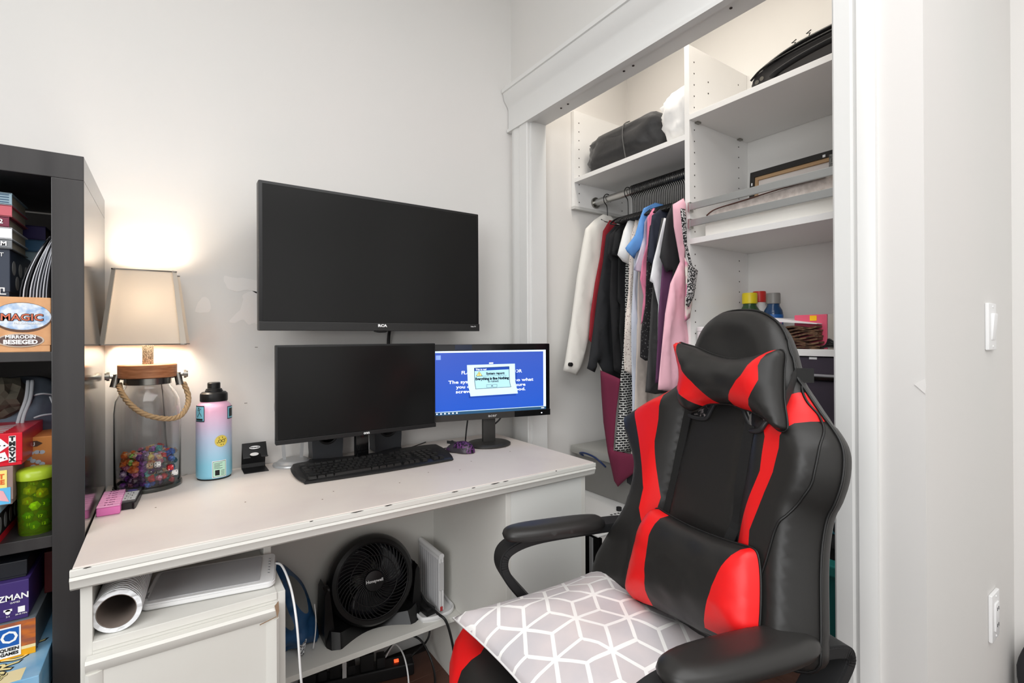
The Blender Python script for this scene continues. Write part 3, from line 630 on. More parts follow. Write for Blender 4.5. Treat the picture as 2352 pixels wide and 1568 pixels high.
for p, cn, n, lb in feat:
    o = die(1, cn, p, (0, 0, -.12 if cn != 'red' else .3), lb, False); k = B()
    pp = {1: [(0, 0)], 2: [(-.3, -.3), (.3, .3)], 3: [(-.3, -.3), (0, 0), (.3, .3)], 4: [(-.28, -.28), (.28, .28), (-.28, .28), (.28, -.28)]}[n]
    for a, c in pp: disc(k, FXZ(-.00685), (a*.0135, c*.0135), .0013, .0013, 10, .0003)
    ob('pip', k, KTXT if cn in ('white', 'peach') else WTXT, o)
# ================================================================ BOTTLE
BX_, BY_ = .1035, -.078
t = thing('water_bottle', 'pink to blue insulated water bottle with stickers and a black spout lid', 'bottle', (BX_, BY_, .758))
BM = mat('bottle_gradient', (236, 180, 214), .32, coat=.2); g = BM.node_tree; bs = g.nodes['Principled BSDF']; tcn = g.nodes.new('ShaderNodeTexCoord'); sp = g.nodes.new('ShaderNodeSeparateXYZ'); cr = g.nodes.new('ShaderNodeValToRGB')
e = cr.color_ramp.elements; e[0].position = .80; e[0].color = lin((142, 208, 232)); e[1].position = .955; e[1].color = lin((243, 186, 214)); n = e.new(.88); n.color = lin((196, 206, 232))
g.links.new(tcn.outputs['Object'], sp.inputs[0]); g.links.new(sp.outputs['Z'], cr.inputs[0]); g.links.new(cr.outputs[0], bs.inputs['Base Color'])
b = B(); lathe(b, [(.041, .003), (.0445, .006), (.0455, .012), (.0452, .195), (.0440, .206), (.039, .2145), (.0345, .217), (.0335, .219), (.034, .225)], 48, (BX_, BY_, .758)); ob('bottle_body', b, BM, t, .8)
b = B(); lathe(b, [(.042, .0), (.043, .0032), (.041, .0035)], 48, (BX_, BY_, .758)); ob('foot', b, BLKM, t, .6)
b = B(); lathe(b, [(.0345, .221), (.0352, .223), (.0352, .238), (.0345, .243), (.030, .2475), (.0225, .2485), (.0225, .252), (.0205, .253), (.0205, .256), (.0165, .2575), (.0165, .272), (.0150, .2745)], 36, (BX_, BY_, .758)); ob('lid', b, BLK, t, .5)
def lab(name, m, th0, th1, z0, z1, r_=.0461, bm=None, n=10):
    b = bm or B(); A = []
    for k in range(n+1):
        a = radians(th0+(th1-th0)*k/n); A.append((b.verts.new((BX_+r_*sin(a), BY_-r_*cos(a), z0)), b.verts.new((BX_+r_*sin(a), BY_-r_*cos(a), z1))))
    for p, q in zip(A, A[1:]): b.faces.new((p[0], q[0], q[1], p[1]))
    return ob(name, b, m, t, 3.2) if bm is None else None
SKY = mat('sticker_sky', (130, 200, 220), .3); STY = mat('sticker_yellow', (226, 204, 92), .35); STB = mat('sticker_pale', (196, 236, 214), .3)
lab('sticker', KTXT, -74, -34, .925, .970); lab('sticker', SKY, -73, -36, .9275, .9675, .0463); lab('sticker_print', mat('sticker_ink', (34, 40, 44), .4), -70, -40, .9285, .934, .0465)
b = B()
for P in ([(-56, .962), (-54, .957), (-52, .950), (-58, .944), (-62, .938)], [(-52, .950), (-47, .946), (-44, .940)], [(-62, .958), (-54, .957), (-46, .962)]):
    tube(b, [(BX_+.0467*sin(radians(a)), BY_-.0467*cos(radians(a)), z) for a, z in P], .0007, 5)
cyl(b, (BX_+.0466*sin(radians(-55)), BY_-.0466*cos(radians(-55)), .9635), (BX_+.047*sin(radians(-55)), BY_-.047*cos(radians(-55)), .9635), .002); ob('sticker_print', b, mat('sticker_ink'), t)
lab('sticker', KTXT, 42, 76, .928, .964); lab('sticker', SKY, 43.5, 76, .930, .962, .0463); lab('sticker_print', mat('sticker_ink'), 50, 72, .934, .958, .0465)
def cylF(r_): return lambda a, c_, c: Vector((BX_+(r_+c)*sin(radians(a)), BY_-(r_+c)*cos(radians(a)), c_))
ob('sticker', disc(B(), cylF(.0461), (19, .868), 21, .0165, 28, .0004), mat('sticker_edge', (214, 196, 120), .4), t)
o = ob('sticker', disc(B(), cylF(.0464), (19, .868), 19, .015, 28, .0003), STY, t)
b = B()
for a0, z0 in ((14, .868), (25, .8685)):
    tube(b, [(BX_+.0469*sin(radians(a0+5*cos(k*.52))), BY_-.0469*cos(radians(a0+5*cos(k*.52))), z0+.004*sin(k*.52)) for k in range(12)], .0005, 5, closed=True)
for a0, z0 in ((6, .864), (12, .877), (22, .878), (18, .858), (25, .858), (32, .873)): cyl(b, (BX_+.0466*sin(radians(a0)), BY_-.0466*cos(radians(a0)), z0), (BX_+.0471*sin(radians(a0)), BY_-.0471*cos(radians(a0)), z0), .0011)
ob('sticker_print', b, KTXT, t)
lab('sticker', WTXT, -10, 36, .7655, .813); lab('sticker', KTXT, -8, 34, .7675, .811, .04625); lab('sticker', STB, -7, 33, .7685, .810, .0464)
lab('sticker_print', KTXT, -1, 13, .772, .787, .0466); b = B()
for i in range(5): lab('', None, -4, 22-(i % 2)*8, .791+i*.0035, .7922+i*.0035, .0466, b)
for i in range(4): lab('', None, 17, 29, .772+i*.004, .7732+i*.004, .0466, b)
ob('sticker_print', b, mat('sticker_ink'), t)
# ================================================================ PHONE STAND
t = thing('phone_stand', 'small folded black metal phone stand against the wall behind the desk', 'stand', (.211, -.075, .758))
prf = [(-.100, .758), (-.018, .760), (-.016, .772), (-.036, .835), (-.052, .841), (-.074, .803), (-.090, .799), (-.092, .808)]
def strip2(P, x0, x1, th=.0022, bm=None):
    b = bm or B()
    for i in range(len(P)-1):
        (y0, z0), (y1, z1) = P[i], P[i+1]; L_ = hypot(y1-y0, z1-z0); ny, nz = -(z1-z0)/L_*th, (y1-y0)/L_*th
        prism(b, [(y0, z0), (y1, z1), (y1+ny, z1+nz), (y0+ny, z0+nz)], x1-x0, lambda a, c_, c: Vector((x0+c, a, c_)))
    return b
b = strip2([(-.100, .7582), (-.030, .7582), (-.028, .772), (-.044, .836)], .178, .244); strip2([(-.044, .836), (-.0475, .839), (-.073, .808)], .178, .244, bm=b)
strip2([(-.073, .808), (-.0795, .800), (-.0915, .8045)], .178, .196, bm=b); strip2([(-.073, .808), (-.0795, .800), (-.0915, .8045)], .226, .244, bm=b)
ob('stand_body', b, BLK, t)
ay = atan2(.031, -.0255)
Mx = Matrix.Translation((.211, -.0613, .8262)) @ Matrix.Rotation(radians(50.5), 4, 'X')
bb = B(); disc(bb, lambda a, c_, c: Mx @ Vector((a, c_, c)), (0, 0), .0150, .0055, 20, .0006); ob('badge', bb, WTXT, t); text('Nintendo', .0068, KTXT, t, (0, 0, 0), mtx=Mx @ Matrix.Translation((0, 0, .001)), bold=.0002)
b = B(); disc(b, lambda a, c_, c: Mx @ Vector((a, c_-.0225, c)), (-.003, 0), .012, .0055, 14, .0005); ob('cutout', b, WALL, t)
# ================================================================ SILVER STAND behind the monitor
t = thing('silver_stand', 'silver round-based stand with two flat uprights behind the dark monitor', 'stand', (.32, -.062, .758))
b = B(); lathe(b, [(.0575, .0), (.060, .004), (.059, .008), (.050, .010), (.045, .016), (.040, .0185), (.012, .019)], 40, (.32, -.064, .758)); ob('base', b, SIL, t, .5)
for s in (-1, 1):
    ob('upright', prism(B(), [(.32+s*.020, .776), (.32+s*.030, .776), (.32+s*.040, .93), (.32+s*.030, .93)], .004, FXZ(-.056)), SIL, t)
b = B(); lathe(b, [(.002, 0), (.066, .0), (.069, .004), (.066, .008), (.002, .009)], 40, (0, 0, 0), M=Matrix.Translation((.334, -.056, .945)) @ Matrix.Rotation(pi/2, 4, 'X')); ob('round_head', b, SIL, t, .6)
# ================================================================ MONITOR (front)
t = thing('monitor', 'switched-off black monitor in front on a glossy V-shaped stand', 'monitor', (.50, -.14, .758))
ob('housing', bx(.2475, .7525, -.198, -.180, .8515, 1.1395, .003), BLK, t, .6); ob('rear_shell', bx(.34, .66, -.181, -.158, .88, 1.07, .010), BLKM, t, .6)
SCR = mat('screen_off', (24, 24, 24), .2, spec=.3)
ob('screen', bx(.2535, .7465, -.2, -.1975, .8655, 1.134, .0006), SCR, t); ob('bezel', bx(.2475, .7525, -.2015, -.1975, .8515, .8650, .0015), BLK, t)
text('onn', .0125, WTXT, t, (.5105, -.202, .859), bold=.0003)
b = B(); box(b, .488, .530, -.165, -.140, .768, .90, .004); ob('stand_post', b, BLKG, t, .6)
b = B()
for s in (-1, 1):
    P = [Vector((.509, -.150, .766)), Vector((.509+s*.08, -.125, .764)), Vector((.509+s*.15, -.085, .7625))]
    for p, q in zip(P, P[1:]):
        d_ = (q-p).normalized(); nn = Vector((-d_.y, d_.x, 0))*.017; z0 = .7582
        A = [p-nn, q-nn*.9, q+nn*.9, p+nn]; lo = [b.verts.new((v.x, v.y, z0)) for v in A]; hi = [b.verts.new((v.x, v.y, v.z+.008)) for v in A]
        b.faces.new(lo[::-1]); b.faces.new(hi)
        for i in range(4): b.faces.new((lo[i], lo[(i+1) % 4], hi[(i+1) % 4], hi[i]))
    cyl(b, (P[-1].x, P[-1].y, .7582), (P[-1].x, P[-1].y, .770), .0155)
ob('stand_base', b, BLKG, t)
# ================================================================ SPEAKERS
for (x, y, lb) in ((.425, -.040, 'left small grey desktop speaker half hidden under the dark monitor'), (.632, -.038, 'right small grey desktop speaker half hidden under the dark monitor')):
    s_ = thing('speaker', lb, 'speaker', (x, y, .758), 0, 'desktop speakers', world=False)
    P = [(-.040, 0), (.040, 0), (.047, .02), (.049, .08), (.044, .15), (-.044, .15), (-.049, .08), (-.047, .02)]
    b = prism(B(), smo(P, 3), .06, lambda a, c_, c: Vector((a, -.030+c, c_))); ob('cabinet', b, mat('speaker_grey', (58, 60, 64), .5), s_, .6)
    b = B(); lathe(b, [(.002, 0), (.026, .0), (.030, .003), (.033, .0)], 28, M=Matrix.Translation((0, -.030, .084)) @ Matrix.Rotation(pi/2, 4, 'X')); ob('driver', b, BLKM, s_, 1.)
# ================================================================ KEYBOARD
t = thing('keyboard', 'full-size black keyboard with curved edges in front of the monitor', 'keyboard', (.532, -.222, .758), 0)
P = smo([(.300, -.306), (.320, -.318), (.53, -.329), (.735, -.322), (.760, -.310), (.783, -.24), (.786, -.16), (.772, -.132), (.66, -.128), (.53, -.136), (.42, -.128), (.312, -.132), (.294, -.16), (.290, -.24)], 3)
tilt = lambda y: .010+(y+.32)*.055
b = B(); r0, r1, r2_ = [], [], []
cxk, cyk = .54, -.225
for x, y in P:
    r0.append(b.verts.new((cxk+(x-cxk)*.985, cyk+(y-cyk)*.96, .7582))); r1.append(b.verts.new((x, y, .7582+tilt(y)*.45))); r2_.append(b.verts.new((cxk+(x-cxk)*.975, cyk+(y-cyk)*.94, .7582+tilt(y))))
n = len(P)
for A, C_ in ((r0, r1), (r1, r2_)):
    for i in range(n): b.faces.new((A[i], A[(i+1) % n], C_[(i+1) % n], C_[i]))
b.faces.new(r0[::-1]); b.faces.new(r2_); ob('keyboard_body', b, BLK, t, .7)
KEYM = {}
def key(x, y, w, d):
    k = (round(w, 4), round(d, 4))
    if k not in KEYM:
        b = B(); lo = [b.verts.new(p) for p in ((-w/2, -d/2, 0), (w/2, -d/2, 0), (w/2, d/2, 0), (-w/2, d/2, 0))]; u = .0021
        hi = [b.verts.new(p) for p in ((-w/2+u, -d/2+u*.6, .0075), (w/2-u, -d/2+u*.6, .0075), (w/2-u, d/2-u*1.2, .0072), (-w/2+u, d/2-u*1.2, .0072))]
        b.faces.new(hi); [b.faces.new((lo[i], lo[(i+1) % 4], hi[(i+1) % 4], hi[i])) for i in range(4)]
        me = bpy.data.meshes.new('key'); b.to_mesh(me); b.free(); me.materials.append(mat('key_black', (30, 30, 30), .32)); KEYM[k] = me
    o = bpy.data.objects.new('key', KEYM[k]); COL.objects.link(o); o.parent = t; o.matrix_parent_inverse = ROOTM[t]; o.location = (x, y, .7582+tilt(y)+.0002); o.rotation_euler = (.055, 0, 0)
U = .0183; x0 = .312
rows = [(-.304, [1.25, 1.25, 1.25, 5.9, 1.25, 1.25, 1.25, 1.35]), (-.282, [2.1]+[1]*10+[2.65]), (-.260, [1.7]+[1]*11+[2.05]), (-.238, [1.4]+[1]*12+[1.35]), (-.216, [1]*13+[1.75])]
for y, ws in rows:
    x = x0
    for w in ws: key(x+w*U/2, y, w*U-.0012, .0196); x += w*U
for i in range(13): key(x0+(i+.5+(i > 0)*.4+(i > 4)*.3+(i > 8)*.3)*U*1.0, -.186, U-.0012, .015)
nx = x0+15.1*U
for y, ks in ((-.304, (0, 1, 2)), (-.282, (1,)), (-.238, (0, 1, 2)), (-.216, (0, 1, 2)), (-.186, (0, 1, 2))):
    for k in ks: key(nx+(k+.5)*U, y, U-.0012, .0196 if y < -.2 else .015)
nx += 3.4*U
for j, y in enumerate((-.304, -.282, -.260, -.238, -.216)):
    for k in range(4):
        if j == 0 and k == 1: continue
        if k == 3 and j in (1, 3): continue
        key(nx+(k+.5)*U*1.05, y, U-.0012, .0196)
b = B(); tube(b, curve([(.66, -.13, .764), (.70, -.08, .761), (.76, -.04, .761), (.80, -.015, .761)], 8), .0018, 6); ob('keyboard_cord', b, BLK, t, 3.2)
# ================================================================ MOUSE
t = thing('mouse', 'black gaming mouse with purple speckled shell right of the keyboard', 'mouse', (.835, -.222, .758), radians(28), world=False)
b = B(); g = bmesh.ops.create_uvsphere(b, u_segments=24, v_segments=14, radius=1)
for v in g['verts']:
    x, y, z = v.co; w = .0335*(1-.18*(abs(y) < .45)*(1-abs(y)/.45)); v.co = (x*w, y*.058, max(0, z)*(.036-.010*y)+.002 if z > 0 else z*.003+.003)
for f in b.faces:
    c = f.calc_center_median(); f.material_index = 1 if (abs(c.x) > .026 or (c.y > .012 and c.x < -.005 and c.z > .012)) else 0
o = ob('shell', b, [mat('mouse_purple', (96, 52, 104), .35, var=((24, 18, 30), 150, .45, .55)), mat('mouse_grey', (56, 52, 58), .4)], t, 1.)
b = B(); cyl(b, (-.002, .034, .028), (.002, .034, .028), .009); ob('scroll_wheel', b, BLKM, t, .6)
ob('button_split', bx(-.0006, .0006, .01, .056, .024, .0345), BLKM, t)
b = B(); tube(b, curve([(.0, .056, .008), (-.01, .08, .004), (-.045, .11, .003), (-.07, .15, .003), (-.055, .19, .003)], 8), .0019, 6); ob('mouse_cord', b, BLK, t, 3.2)
# ================================================================ MONITOR (rear, on)
A = -13.33
t = thing('monitor', 'lit monitor showing a blue error page, at the right back of the desk', 'monitor', (.98, -.2115, .758), radians(A), world=False)
ob('housing', bx(-.232, .232, .0, .022, .1015, .3765, .004), BLKG, t, .6); ob('rear_shell', bx(-.12, .12, .021, .05, .14, .33, .012), BLKM, t, .6)
def scr(name, x0, x1, z0, z1, m, dy=0.): return ob(name, bx(x0, x1, -.0012-dy, .001, z0, z1), m, t)
SB = mat('screen_blue', (52, 92, 214), .3, emit=.78); g = SB.node_tree; bs = g.nodes['Principled BSDF']; tcn = g.nodes.new('ShaderNodeTexCoord'); sp = g.nodes.new('ShaderNodeSeparateXYZ'); cr = g.nodes.new('ShaderNodeValToRGB')
e = cr.color_ramp.elements; e[0].position = .13; e[0].color = lin((34, 98, 220)); e[1].position = .36; e[1].color = lin((64, 98, 206)); bs.inputs['Base Color'].default_value = (0.01, .01, .02, 1)
g.links.new(tcn.outputs['Object'], sp.inputs[0]); g.links.new(sp.outputs['Z'], cr.inputs[0]); g.links.new(cr.outputs[0], bs.inputs['Emission Color'])
scr('screen', -.2195, .2145, .128, .3525, mat('screen_pale', (216, 236, 250), .3, emit=.5))
scr('screen_image', -.2195, .2035, .137, .3465, SB, .0003); scr('taskbar', -.2195, .2145, .1245, .135, mat('taskbar', (40, 78, 110), .3, emit=.5), .0005)
EW = mat('screen_white', (236, 242, 255), .5, emit=.62); EK = mat('screen_ink', (16, 40, 60), .5, emit=.1); EP = mat('screen_paper', (206, 232, 248), .5, emit=.42); EC = mat('screen_cyan', (178, 226, 236), .5, emit=.36)
MS = (-.004, .0)
def st(s, size, x, z, m=EW, sx=1., dy=.002, bold=.0003, rot=0): return text(s, size, m, t, (x, -dy, z), rot=(pi/2, rot, 0), bold=bold, sx=sx)
st('FLAGRANT SYSTEM ERROR', .0165, -.004, .2735, sx=1.18); st('The system is down. I dunno what', .0158, -.0045, .2405, sx=1.50); st('you did, moron, but you sure', .0155, -.006, .2225, sx=1.46); st('screwed everything up good.', .0155, -.007, .2055, sx=1.50)
scr('page_tab', -.016, .000, .3035, .3085, EW, .001)
scr('gleam', -.2145, -.197, .322, .338, mat('gleam', (128, 156, 232), .5, emit=.7), .001)
F2 = lambda dy: (lambda a, c_, c: Vector((a, -dy-c, c_)))
ob('paper_shadow', prism(B(), [(-.103, .285), (-.094, .181), (.090, .183), (.095, .28)], .0002, F2(.0021)), mat('shadow_blue', (20, 60, 150), .5, emit=.6), t)
pp = ob('screen_note', prism(B(), [(-.1009, .3013), (.0857, .3020), (.087, .235), (.0975, .1898), (-.088, .1873), (-.098, .235)], .0004, F2(.0026)), EP, t)
ob('dialog_edge', prism(B(), [(-.0740, .2905), (.0630, .2925), (.0645, .235), (.0702, .2150), (-.0690, .2127), (-.0735, .245)], .0003, F2(.0031)), EK, pp)
ob('dialog_box', prism(B(), [(-.0722, .2890), (.0612, .2910), (.0627, .235), (.0680, .2165), (-.0675, .2142), (-.0717, .245)], .0003, F2(.0034)), EC, pp)
ob('title_bar', prism(B(), [(-.0722, .2890), (.0612, .2910), (.0614, .2815), (-.0722, .2790)], .0003, F2(.0037)), mat('title_blue', (24, 62, 150), .5, emit=.7), pp)
def st2(*a, **k): o = st(*a, **k); o.parent = pp
st2('This is real', .0085, -.048, .284, EW, 1.1, .0042, .0002); st2('System report:', .0120, .008, .268, EK, 1., .0040, .0005); st2('Everything is fine Nothing', .0125, -.005, .2495, EK, 1., .0040, .0007); st2('is ruined.', .0115, .0, .2395, EK, 1., .0040, .0002); st2('ok', .0070, -.006, .2225, EK, 1., .0040, .0002)
ob('warning_sign', prism(B(), [(-.0675, .2600), (-.0425, .2605), (-.055, .2775)], .0003, F2(.0038)), EK, pp); ob('warning_sign', prism(B(), [(-.0650, .2612), (-.0450, .2616), (-.055, .2755)], .0003, F2(.0041)), mat('screen_yellow', (240, 214, 120), .5, emit=.8), pp); st2('!', .0115, -.055, .2665, EK, 1., .0046, .0006)
b = B(); box(b, -.064, .052, -.0043, -.0038, .2590, .2597); 
for x0, x1, z0, z1 in ((-.027, .014, .2268, .2276), (-.027, .014, .2172, .2180), (-.027, -.0262, .2172, .2276), (.0132, .014, .2172, .2276)): box(b, x0, x1, -.0043, -.0038, z0, z1)
ob('dialog_line', b, EK, pp)
b = B()
for i in range(6): box(b, -.214+i*.0145, -.209+i*.0145, -.003, -.0018, .128, .1325)
box(b, .194, .206, -.003, -.0018, .1285, .1315); ob('taskbar_icon', b, EW, t)
scr('bezel', -.232, .232, .1015, .1243, mat('bezel_satin', (52, 50, 48), .4), .001); scr('bezel_gloss', .084, .231, .102, .1235, BLKG, .0014)
text('acer', .0150, mat('logo_silver', (190, 190, 190), .4), t, (-.004, -.0026, .113), bold=.0002, sx=1.3)
ob('power_light', bx(.193, .197, -.0035, -.002, .110, .113), mat('led_white', (240, 240, 255), .5, emit=4.), t)
scr('top_bezel_patch', -.145, -.082, .3560, .3745, mat('dark_slate', (48, 56, 72), .2), .0008)  # slate coloured patch on the top bezel
b = B(); box(b, -.036, .012, .010, .030, .014, .16, .003); ob('stand_neck', b, mat('neck_grey', (46, 45, 43), .45), t, .6)
b = B(); lathe(b, [(.080, 0), (.084, .003), (.084, .008), (.076, .0125), (.01, .016)], 48, (-.012, .022, 0), sx=1., sy=.86); ob('stand_base', b, mat('neck_grey'), t, .5)
b = B(); tube(b, curve([(.055, .03, .12), (.035, .04, .085), (.0, .045, .06), (-.02, .05, .05)], 8), .0035, 6); tube(b, curve([(-.085, .03, .13), (-.09, .045, .06), (-.094, .05, .004)], 8), .0028, 6); ob('monitor_cable', b, BLK, t, 3.2)
# ================================================================ TV
t = thing('television', 'large switched-off flat television mounted on the wall above the monitors', 'television', (.571, -.10, 1.18))
ob('housing', bx(.2065, .9345, -.188, -.150, 1.182, 1.6125, .004), BLK, t, .6); ob('rear_box', bx(.32, .82, -.151, -.10, 1.19, 1.45, .012), BLKM, t, .6)
ob('screen', bx(.2165, .9250, -.1905, -.187, 1.2085, 1.6035, .0006), mat('tv_screen', (30, 30, 30), .25, spec=.25), t)
ob('bezel', bx(.2065, .9345, -.1915, -.187, 1.182, 1.2080, .0015), mat('tv_bezel', (40, 40, 40), .35), t)
text('RCA', .0115, WTXT, t, (.567, -.192, 1.1985), bold=.0006, sx=1.3); text('Roku TV', .0058, WTXT, t, (.908, -.192, 1.1985), bold=.0001)
ob('sensor_pod', prism(B(), smo([(.545, 1.182), (.552, 1.1765), (.578, 1.1765), (.584, 1.182)], 3), .012, FXZ(-.175)), BLKG, t)
b = B(); box(b, .52, .62, -.10, -.012, 1.34, 1.46, .004); box(b, .44, .70, -.012, -.0015, 1.25, 1.55, .002); ob('wall_bracket', b, BLKM, t)
b = B(); tube(b, curve([(.655, -.10, 1.24), (.655, -.02, 1.18), (.655, -.012, 1.05), (.66, -.010, .90), (.66, -.01, .765)], 8), .006, 8); ob('power_cable', b, BLK, t, 3.2)
# ================================================================ PILL ORGANISER, REMOTE
PK_ = mat('pink_plastic', (252, 140, 208), .25, tr=.1, ior=1.2); PKL = mat('pink_lid', (252, 178, 222), .15)
t = thing('pill_organizer', 'translucent pink seven-day pill organiser beside the bookcase', 'pill box', (-.118, -.235, .758), radians(-1), world=False)
ob('tray', bx(-.020, .023, -.068, .075, .0002, .019, .004, 3), PK_, t, .6)
for i in range(7):
    y = -.0605+i*.0202; l = ob('lid', bx(-.0195, .0225, y-.0075, y+.0100, .0192, .0222, .001), PKL, t)
    text('SMTWTFS'[i]+' AM', .0075, mat('print_plum', (120, 40, 90), .6), l, (.0015, y+.001, .0227), rot=(0, 0, 0))
t = thing('remote_control', 'short grey remote control with black base beside the pink organiser', 'remote', (-.083, -.205, .758), radians(-4), world=False)
P = smo([(-.019, -.066), (-.012, -.072), (.012, -.072), (.019, -.066), (.0185, .06), (.013, .068), (-.013, .068), (-.0185, .06)], 2)
ob('case', prism(B(), P, .014, lambda a, c_, c: Vector((a, c_, c+.0002))), BLK, t, .6); ob('face', prism(B(), [(x*.9, y*.93+.004) for x, y in P], .0015, lambda a, c_, c: Vector((a, c_, c+.0142))), mat('remote_face', (78, 78, 80), .4), t)
b = B()
for r_ in range(7):
    for c_ in range(3 if r_ % 2 else 2):
        w = .0045 if r_ % 2 else .0075; x = (c_-1)*.011 if r_ % 2 else (c_-.5)*.016; box(b, x-w, x+w, -.047+r_*.0115, -.0435+r_*.0115, .0158, .0172)
ob('button', b, WPL, t); ob('button', prism(B(), [(.010*cos(k*.4), .040+.006*sin(k*.4)) for k in range(16)], .0015, lambda a, c_, c: Vector((a, c_, c+.0158))), mat('violet_rubber', (90, 84, 150), .5), t)
# ================================================================ UNDER THE DESK
t = thing('paper_towel_roll', 'white embossed paper towel roll lying in the pedestal cubby', 'paper towel', (-.0745, -.44, .6142), radians(-4), world=False)
RM = mat('embossed_paper', (236, 238, 240), .9); g = RM.node_tree; w = g.nodes.new('ShaderNodeTexWave'); w.wave_type = 'RINGS'; w.inputs['Scale'].default_value = 45; w.inputs['Distortion'].default_value = 6; bp = g.nodes.new('ShaderNodeBump'); bp.inputs['Strength'].default_value = 1.; bp.inputs['Distance'].default_value = .0022
tcn = g.nodes.new('ShaderNodeTexCoord'); g.links.new(tcn.outputs['Object'], w.inputs['Vector']); g.links.new(w.outputs[1], bp.inputs['Height']); g.links.new(bp.outputs[0], g.nodes['Principled BSDF'].inputs['Normal'])
Mr = Matrix.Translation((0, .135, .0395)) @ Matrix.Rotation(pi/2, 4, 'X')
b = B(); lathe(b, [(.0305, 0), (.0385, .0), (.039, .003), (.039, .267), (.0385, .27), (.0305, .27)], 48, M=Mr, cap0=False, cap1=False); ob('paper', b, RM, t, .8)
b = B(); lathe(b, [(.0303, .0005), (.0303, .2695), (.0292, .2695), (.0292, .0005)], 48, M=Mr, cap0=False, cap1=False); ob('cardboard_core', b, mat('core_card', (128, 116, 108), .9), t, .8)
t = thing('drawing_tablet', 'white drawing tablet with grey surface tilted out of the cubby', 'tablet', (.080, -.471, .6145), radians(-10.5), world=False)
ti = Matrix.Rotation(radians(2.0), 3, 'X')
rr_ = lambda hx, hy, r_, ox=0.: [(ox+sx*(hx-r_)+r_*cos(a), sy*(hy-r_)+r_*sin(a)) for sx, sy, a0 in ((1, 1, 0), (-1, 1, pi/2), (-1, -1, pi), (1, -1, 3*pi/2)) for a in [a0+k*pi/10 for k in range(6)]]
b = prism(B(), rr_(.122, .0735, .016), .013, lambda a, c_, c: ti @ Vector((a, c_, c+.004))); bmesh.ops.bevel(b, geom=[e for e in b.edges if abs(e.verts[0].co.z-e.verts[1].co.z) < .006], offset=.003, segments=2, affect='EDGES'); ob('tablet_body', b, WPL, t, .7)
b = prism(B(), rr_(.101, .061, .006, -.010), .0012, lambda a, c_, c: ti @ Vector((a, c_, c)))
for v in b.verts: v.co.z += .0172-.0006+.0005
o = ob('drawing_area', b, mat('tablet_grey', (188, 188, 190), .5), t)
b = B()
for i in range(6): cyl(b, (.108, -.03+i*.014, .0165+(-.03+i*.014)*.035), (.108, -.03+i*.014, .0185+(-.03+i*.014)*.035), .0022, seg=10)
ob('button', b, GREYP, t, .6); text('gaomon', .008, GREYP, t, (-.1165, -.035, .0163), rot=(0, 0, pi/2))
b = B(); tube(b, curve([(.20, -.47, .628), (.212, -.50, .630), (.220, -.56, .60), (.224, -.60, .54), (.228, -.612, .45), (.236, -.60, .36), (.24, -.585, .25), (.24, -.57, .12), (.25, -.5, .01)], 8), .0026, 8); o = ob('cable', b, WPL, None, 3.2); props(o, 'white cable hanging from the drawing tablet to the floor', 'cable')
# blue bag
pg = smo([(.235, .252), (.232, .50), (.262, .505), (.295, .470), (.325, .425), (.350, .345), (.368, .255), (.33, .2525), (.28, .252)], 4)
FB = lambda a, c_, d: Vector((a, -.185-d, c_))
r = puff('fabric_bag', mat('blue_nylon', (36, 80, 124), .45, bump=(25, .5, .004)), pg, FB, lambda x, y, d: .06*sqrt(min(1, d/.05))+wr((x, y, 0), 28, .03)*min(1, d/.02), lambda x, y, d: .05*min(1, d/.03), .011,
         [('mesh_panel', mat('grey_mesh', (112, 114, 112), .9, bump=(500, .6, .001)), smo([(.268, .480), (.295, .462), (.322, .415), (.330, .36), (.31, .37), (.285, .42)], 3), None), ('mesh_panel', mat('grey_mesh'), smo([(.245, .47), (.258, .475), (.268, .40), (.285, .35), (.272, .34), (.248, .38)], 3), None)])
props(r[0], 'crumpled blue nylon bag with grey mesh beside the black fan', 'bag')
o = ob('care_tag', prism(B(), [(.296, .262), (.310, .259), (.318, .300), (.303, .302)], .0012, FXZ(-.252)), pat('tag_print', 'noise', (210, 212, 214), (60, 62, 66), 260, .7, (.5, .55)), r[0])
b = B(); tube(b, curve([(.345, -.228, .38), (.347, -.235, .34), (.345, -.238, .30), (.338, -.24, .258)], 5), .0018, 6); tube(b, curve([(.245, -.235, .36), (.243, -.24, .30), (.243, -.24, .255)], 5), .0018, 6); ob('drawstring', b, WPL, r[0], 3.2)
# fan
t = thing('desk_fan', 'round black turbo desk fan on the low shelf under the desk', 'fan', (.52, -.22, .25))
FN = mat('fan_black', (17, 17, 18), .32)
HC = Vector((.5225, -.205, .395)); HM = Matrix.Translation(HC) @ Matrix.Rotation(radians(-5), 4, 'Z') @ Matrix.Rotation(radians(90-14), 4, 'X')   # +Z faces the room
b = B(); lathe(b, [(.108, .030), (.112, .034), (.124, .030), (.133, .015), (.1355, .0), (.133, -.02), (.122, -.045), (.10, -.065), (.05, -.075), (.048, -.07), (.095, -.058), (.116, -.04), (.125, -.015), (.122, .012), (.108, .030)], 56, M=HM, cap0=False, cap1=False); ob('housing', b, FN, t, .7)
for k in range(3):
    b = B(); G_ = []
    for i in range(7):
        rr = .030+i*.0125; row = []
        for q in range(7):
            a = k*2*pi/3+(q/6-.5)*(1.3+.3*i/6)+i*.09; row.append(b.verts.new(HM @ Vector((rr*cos(a), rr*sin(a), -.012-(q/6-.5)*.030))))
        G_.append(row)
    for i in range(6):
        for q in range(6): b.faces.new((G_[i][q], G_[i+1][q], G_[i+1][q+1], G_[i][q+1]))
    o = ob('blade', b, mat('blade_black', (42, 42, 46), .25), t, 3.2); md = o.modifiers.new('s', 'SOLIDIFY'); md.thickness = .002
b = B()
